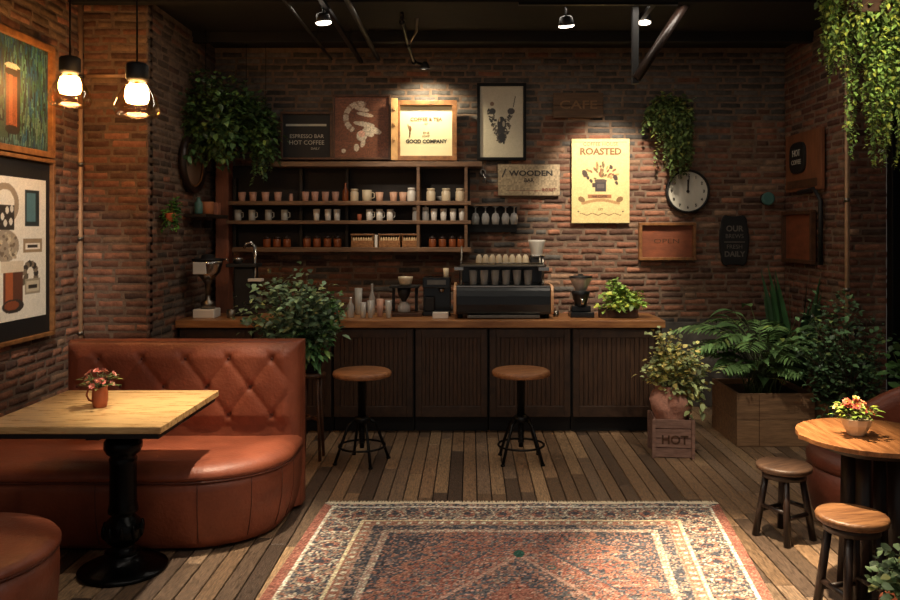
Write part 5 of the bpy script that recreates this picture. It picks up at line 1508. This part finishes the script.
# spiky
t, lm, sm_ = plant_thing('spiky upright snake plant rising above the dark shrub', (2.76, 6.84, 0.0), name='snake_plant')
M().lathe(pot_prof(.12, .15, .34), n=24).build('pot', m_terra, t)
for k in range(26):
    az = r_.uniform(0, 6.28); L_ = r_.uniform(.65, 1.12); d = Vector((math.cos(az) * .22, math.sin(az) * .2, 1))
    leaf(lm, (r_.uniform(-.07, .07), r_.uniform(-.07, .07), .28), d, (math.cos(az + 1.6), math.sin(az + 1.6), .1), L_, .06, gcol(r_, (52, 84, 50), .3, .05), droop=.0, seg=4)
lm.build('leaves', m_leaf, t)
M().lathe([(.001, .3), (.14, .29)], n=20, closed=False).build('soil', m_soil, t)
# bottom-right plant and plant by window
t = simpleplant('potted_plant', 'grey-green leafy plant at the lower right corner of the picture, next to the near stool', (X(917, 2.9), 2.9, 0), m_terra, .09, .12, .3, (0, 0, .42), (.15, .15, .13), 480, .042, (120, 142, 100), 77, W=.8, clumps=24)
t = simpleplant('potted_plant', 'small leafy plant beside the black window frame at the right edge', (3.04, 5.42, 0), m_terra, .11, .14, .4, (0, 0, .68), (.2, .2, .34), 420, .08, (70, 104, 54), 78, W=.7, clumps=24)

# ------------------------------------------------------------- pendants
def pendant(x, y, Y, label, gm, seed):
    z = H(y, Y); t = thing('pendant_lamp', label, 'pendant lamp', (x, Y, z))
    M().tube([(0, 0, .2), (0, 0, CE - z)], .006, 8).build('cord', m_black, t)
    M().lathe([(.02, .21), (.055, .2), (.065, .19), (.065, .11), (.055, .095), (.04, .09)], n=28).build('socket', m_blackm, t)
    M().lathe([(.045, .1), (.055, .08), (.082, .045), (.108, .0), (.128, -.05), (.132, -.085), (.118, -.115), (.08, -.128), (.001, -.132)], n=36, closed=False).build('glass_globe', gm, t)
    M().lathe([(.03, .075), (.058, .065), (.068, .03), (.068, -.01), (.058, -.035), (.03, -.042), (.001, -.043)], n=24, closed=False).build('bulb', m_hot, t)
    M().lathe([(.014, .09), (.014, .06), (.008, .055)], n=12).build('stem', m_copper, t)
    return t
pendant(X(137, 4.8), 97, 4.8, 'nearer pendant bulb with black socket, right of the pair at upper left', m_bulb, 1)
pendant(X(70, 5.2), 88, 5.2, 'farther pendant bulb, left of the pair beside the framed painting', m_bulb, 2)

# ------------------------------------------------------------- ceiling gear
def rail(x, y0, y1, z, label, nm='ceiling_track', r_=.018):
    t = thing(nm, label, 'track' if nm == 'ceiling_track' else 'pipe', (x, y0, z))
    if nm == 'ceiling_track':
        s = M(); s.b2(-.018, .018, 0, y1 - y0, -.012, .02); s.build('channel', m_black, t)
    else:
        s = M(); s.tube([(0, 0, 0), (0, y1 - y0, 0)], r_, 10); s.build('tube', m_blackm if nm != 'bright' else m_steel, t)
    s = M()
    for k in range(3):
        y = (y1 - y0) * (.15 + .35 * k); s.tube([(0, y, .01), (0, y, CE - z)], .004, 6)
    s.build('hanger_rods', m_black, t)
    return t
rail(-1.30, 3.2, 7.5, 3.27, 'slim dark ceiling pipe running to the back wall, leftmost', 'ceiling_pipe', .012)
rail(-1.02, 3.2, 7.5, 3.24, 'black lighting track on the left half of the ceiling')
rail(-.86, 3.2, 7.5, 3.27, 'dark ceiling pipe right of the left lighting track', 'ceiling_pipe', .02)
t2 = thing('ceiling_track', 'black lighting track crossing the right half of the ceiling', 'track', (.35, 5.78, 3.30))
s = M(); s.b2(0, 1.15, -.018, .018, -.012, .02); s.b2(.96, .996, .018, .52, -.012, .02); s.build('channel', m_black, t2)
s = M()
for k in (.1, .95): s.tube([(k, 0, .01), (k, 0, CE - 3.30)], .004, 6)
s.build('hanger_rods', m_black, t2)
def spotlamp(x, y, Y, label, tgt, energy, size=.7, blend=.6, col=(1, .85, .66), zrail=3.27, face=True, rad=.05, glow=True, head=None):
    z = H(y, Y) if y is not None else 3.15
    t = thing('spotlight', label, 'spotlight', (x, Y, z))
    d = (Vector(tgt) - Vector((x, Y, z))).normalized(); q = (Vector(head).normalized() if head else d).to_track_quat('-Z', 'Y').to_matrix()
    M().lathe([(.03, .03), (.045, .02), (.05, -.0), (.056, -.04), (.052, -.04), (.048, -.02)], n=22, closed=True, mt=q).build('lamp_head', m_blackm, t)
    M().lathe([(.056, -.036), (.056, -.046), (.045, -.053), (.02, -.056), (.001, -.057)], n=22, closed=False, mt=q).build('lens', m_lamp if glow else m_steel, t)
    M().tube([(0, 0, 0), (.0, .0, zrail - z)], .007, 8).build('stem', m_black, t)
    L = bpy.data.lights.new('spot', 'SPOT'); L.energy = energy; L.color = col; L.spot_size = size; L.spot_blend = blend; L.shadow_soft_size = rad
    o = bpy.data.objects.new('spot', L); COL.objects.link(o); o.parent = t; o.location = d * .10
    o.rotation_euler = d.to_track_quat('-Z', 'Y').to_euler()
    return t
Ys = 5.76
spotlamp(X(323, Ys), 17, Ys, 'lit spotlight on the left ceiling track', (-.45, 7.4, 1.8), 75, .72, .9, head=(.1, .1, -1))
spotlamp(X(566, Ys), 20, Ys, 'dimmer lit spotlight left of the pair on the right ceiling track', (1.1, 6.95, 1.0), 110, .8, .9, head=(.1, .3, -1))
Ys = 6.25
spotlamp(X(644, Ys), 17, Ys, 'brighter lit spotlight right of the pair on the right ceiling track', (1.28, 7.6, 1.96), 275, .80, .5, head=(-.1, .0, -1))
# spots outside the frame nearer the camera, some added as fill
spotlamp(-.95, None, 4.15, 'spotlight above the dining table', (-1.36, 4.12, .6), 430, .66, .75, rad=.03, zrail=CE, col=(1, .84, .62))
spotlamp(1.15, None, 3.9, 'spotlight above the round table and low stools', (1.30, 3.76, .2), 1150, .66, .85, rad=.03, zrail=CE, col=(1, .80, .54))
spotlamp(-1.35, None, 3.75, 'narrow spotlight pooling on the dining table', (-1.52, 3.98, .79), 150, .30, .9, zrail=CE, col=(1, .84, .56))
spotlamp(.3, None, 2.85, 'spotlight above the middle of the rug', (.45, 3.9, 0), 120, 1.15, .9, zrail=CE, col=(1, .88, .74))
spotlamp(2.0, None, 3.3, 'spotlight aimed at the hanging trough plant', (2.36, 4.5, 2.6), 55, .75, .8, zrail=CE, col=(1, .86, .6))
spotlamp(-1.2, None, 2.6, 'added fill spotlight brightening the left wall posters', (-2.9, 5.1, 1.6), 300, .5, .9, zrail=CE, col=(1, .93, .82))  # unseen fill light, added to whiten the posters
spotlamp(1.7, None, 4.2, 'added fill spotlight brightening the planter and crate', (1.95, 6.1, .5), 110, .8, .9, zrail=CE, col=(1, .88, .7))  # unseen lamp, added because crate and planter came out dim
# picture light above the glowing print: articulated conduit arm
A = Vector((X(425, 7.25), 7.22, H(66, 7.25)))
t = thing('picture_light', 'articulated black ceiling arm whose small lamp lights the cream print', 'lamp', tuple(A))
J = [(X(402, 6.3), 6.3, CE - .02), (X(402, 6.4), 6.4, H(22, 6.4)), (X(408, 6.8), 6.8, H(45, 6.8)), (X(414, 7.15), 7.15, H(62, 7.15)), tuple(A)]
s = M(); s.tube([tuple(Vector(p) - A) for p in J], .014, 8)
for p in J[1:4]: s.ell(tuple(Vector(p) - A), (.026, .026, .026), 12, 8)
s.build('arm', m_black, t)
s = M(); s.tube([tuple(Vector((X(418, 6.5), 6.5, H(8, 6.5))) - A), tuple(Vector((X(416, 6.6), 6.6, H(32, 6.6))) - A), tuple(Vector(J[2]) - A)], .012, 8); s.build('second_arm', m_steel, t)
s = M(); s.tube([tuple(Vector(J[3]) - A), (0, 0, 0)], .008, 8); s.build('brass_tip', m_copper, t)
M().lathe([(.02, .03), (.04, .0), (.045, -.03)], n=18, closed=False).build('shade', m_blackm, t)
M().lathe([(.001, -.01), (.035, -.012)], n=16, closed=False).build('lens', m_lamp, t)
L = bpy.data.lights.new('picture_spot', 'SPOT'); L.energy = 55; L.color = (1, .86, .60); L.spot_size = R(120); L.spot_blend = .8; L.shadow_soft_size = .03
o = bpy.data.objects.new('picture_spot', L); COL.objects.link(o); o.parent = t; o.location = (0, 0, -.04); d = Vector((0, .25, -.45)).normalized(); o.rotation_euler = d.to_track_quat('-Z', 'Y').to_euler()

# steel bracket
YB = 6.05
t = thing('steel_bracket', 'black steel post and diagonal brace hanging from the ceiling, right of centre', 'bracket', (X(635, YB), YB, H(84, YB)))
s = M(); s.b2(-.024, .024, -.03, .03, 0, CE - t.location.z); s.build('post', m_blackm, t, bevel=.004)
e = Vector((X(684, YB), YB, H(5, YB))) - Vector(t.location); e.z = min(e.z, CE - t.location.z - .01)
s = M(); s.tube([(0.0, -.04, .03), (e.x, -.04, e.z)], .035, 4); s.build('diagonal_brace', m_dkwood, t)

# ambient fill: strip lamps added on the ceiling to lift the room
def fill_strip(x0, x1, Y, z, e, label):
    t = thing('fill_lamp', label, 'lamp', ((x0 + x1) / 2, Y, z)); w = x1 - x0
    s = M(); s.b2(-w / 2, w / 2, -.04, .04, 0, .04); s.build('housing', m_blackm, t)
    L = bpy.data.lights.new('strip', 'AREA'); L.shape = 'RECTANGLE'; L.size = w; L.size_y = .07; L.energy = e; L.color = (1, .88, .74)
    o = bpy.data.objects.new('strip', L); COL.objects.link(o); o.parent = t; o.location = (0, 0, -.004)
    return t
fill_strip(-1.6, 2.4, 5.9, CE - .045, 22, 'added fill light in a slim black ceiling strip over the bar')
fill_strip(-2.0, 2.6, 2.4, CE - .045, 34, 'added fill light in a slim black ceiling strip over the seating near the camera')

# ------------------------------------------------------------- world and camera
wd = bpy.data.worlds.new('World'); sc.world = wd; wd.use_nodes = True
bg = wd.node_tree.nodes['Background']; bg.inputs[0].default_value = (1.0, .92, .84, 1); bg.inputs[1].default_value = .16
cam = bpy.data.cameras.new('Camera'); co = bpy.data.objects.new('Camera', cam); COL.objects.link(co)
co.location = (0, 0, CAMH); co.rotation_euler = (PI / 2, 0, 0)
cam.sensor_width = 36; cam.lens = F / 900 * 36; cam.shift_x = -20 / 900; cam.shift_y = -68 / 900
cam.clip_start = .05; cam.clip_end = 50
sc.camera = co
sc.view_settings.view_transform = 'Standard'; sc.view_settings.look = 'None'; sc.view_settings.gamma = 1
sc.view_settings.use_curve_mapping = False; sc.view_settings.exposure = 0.15
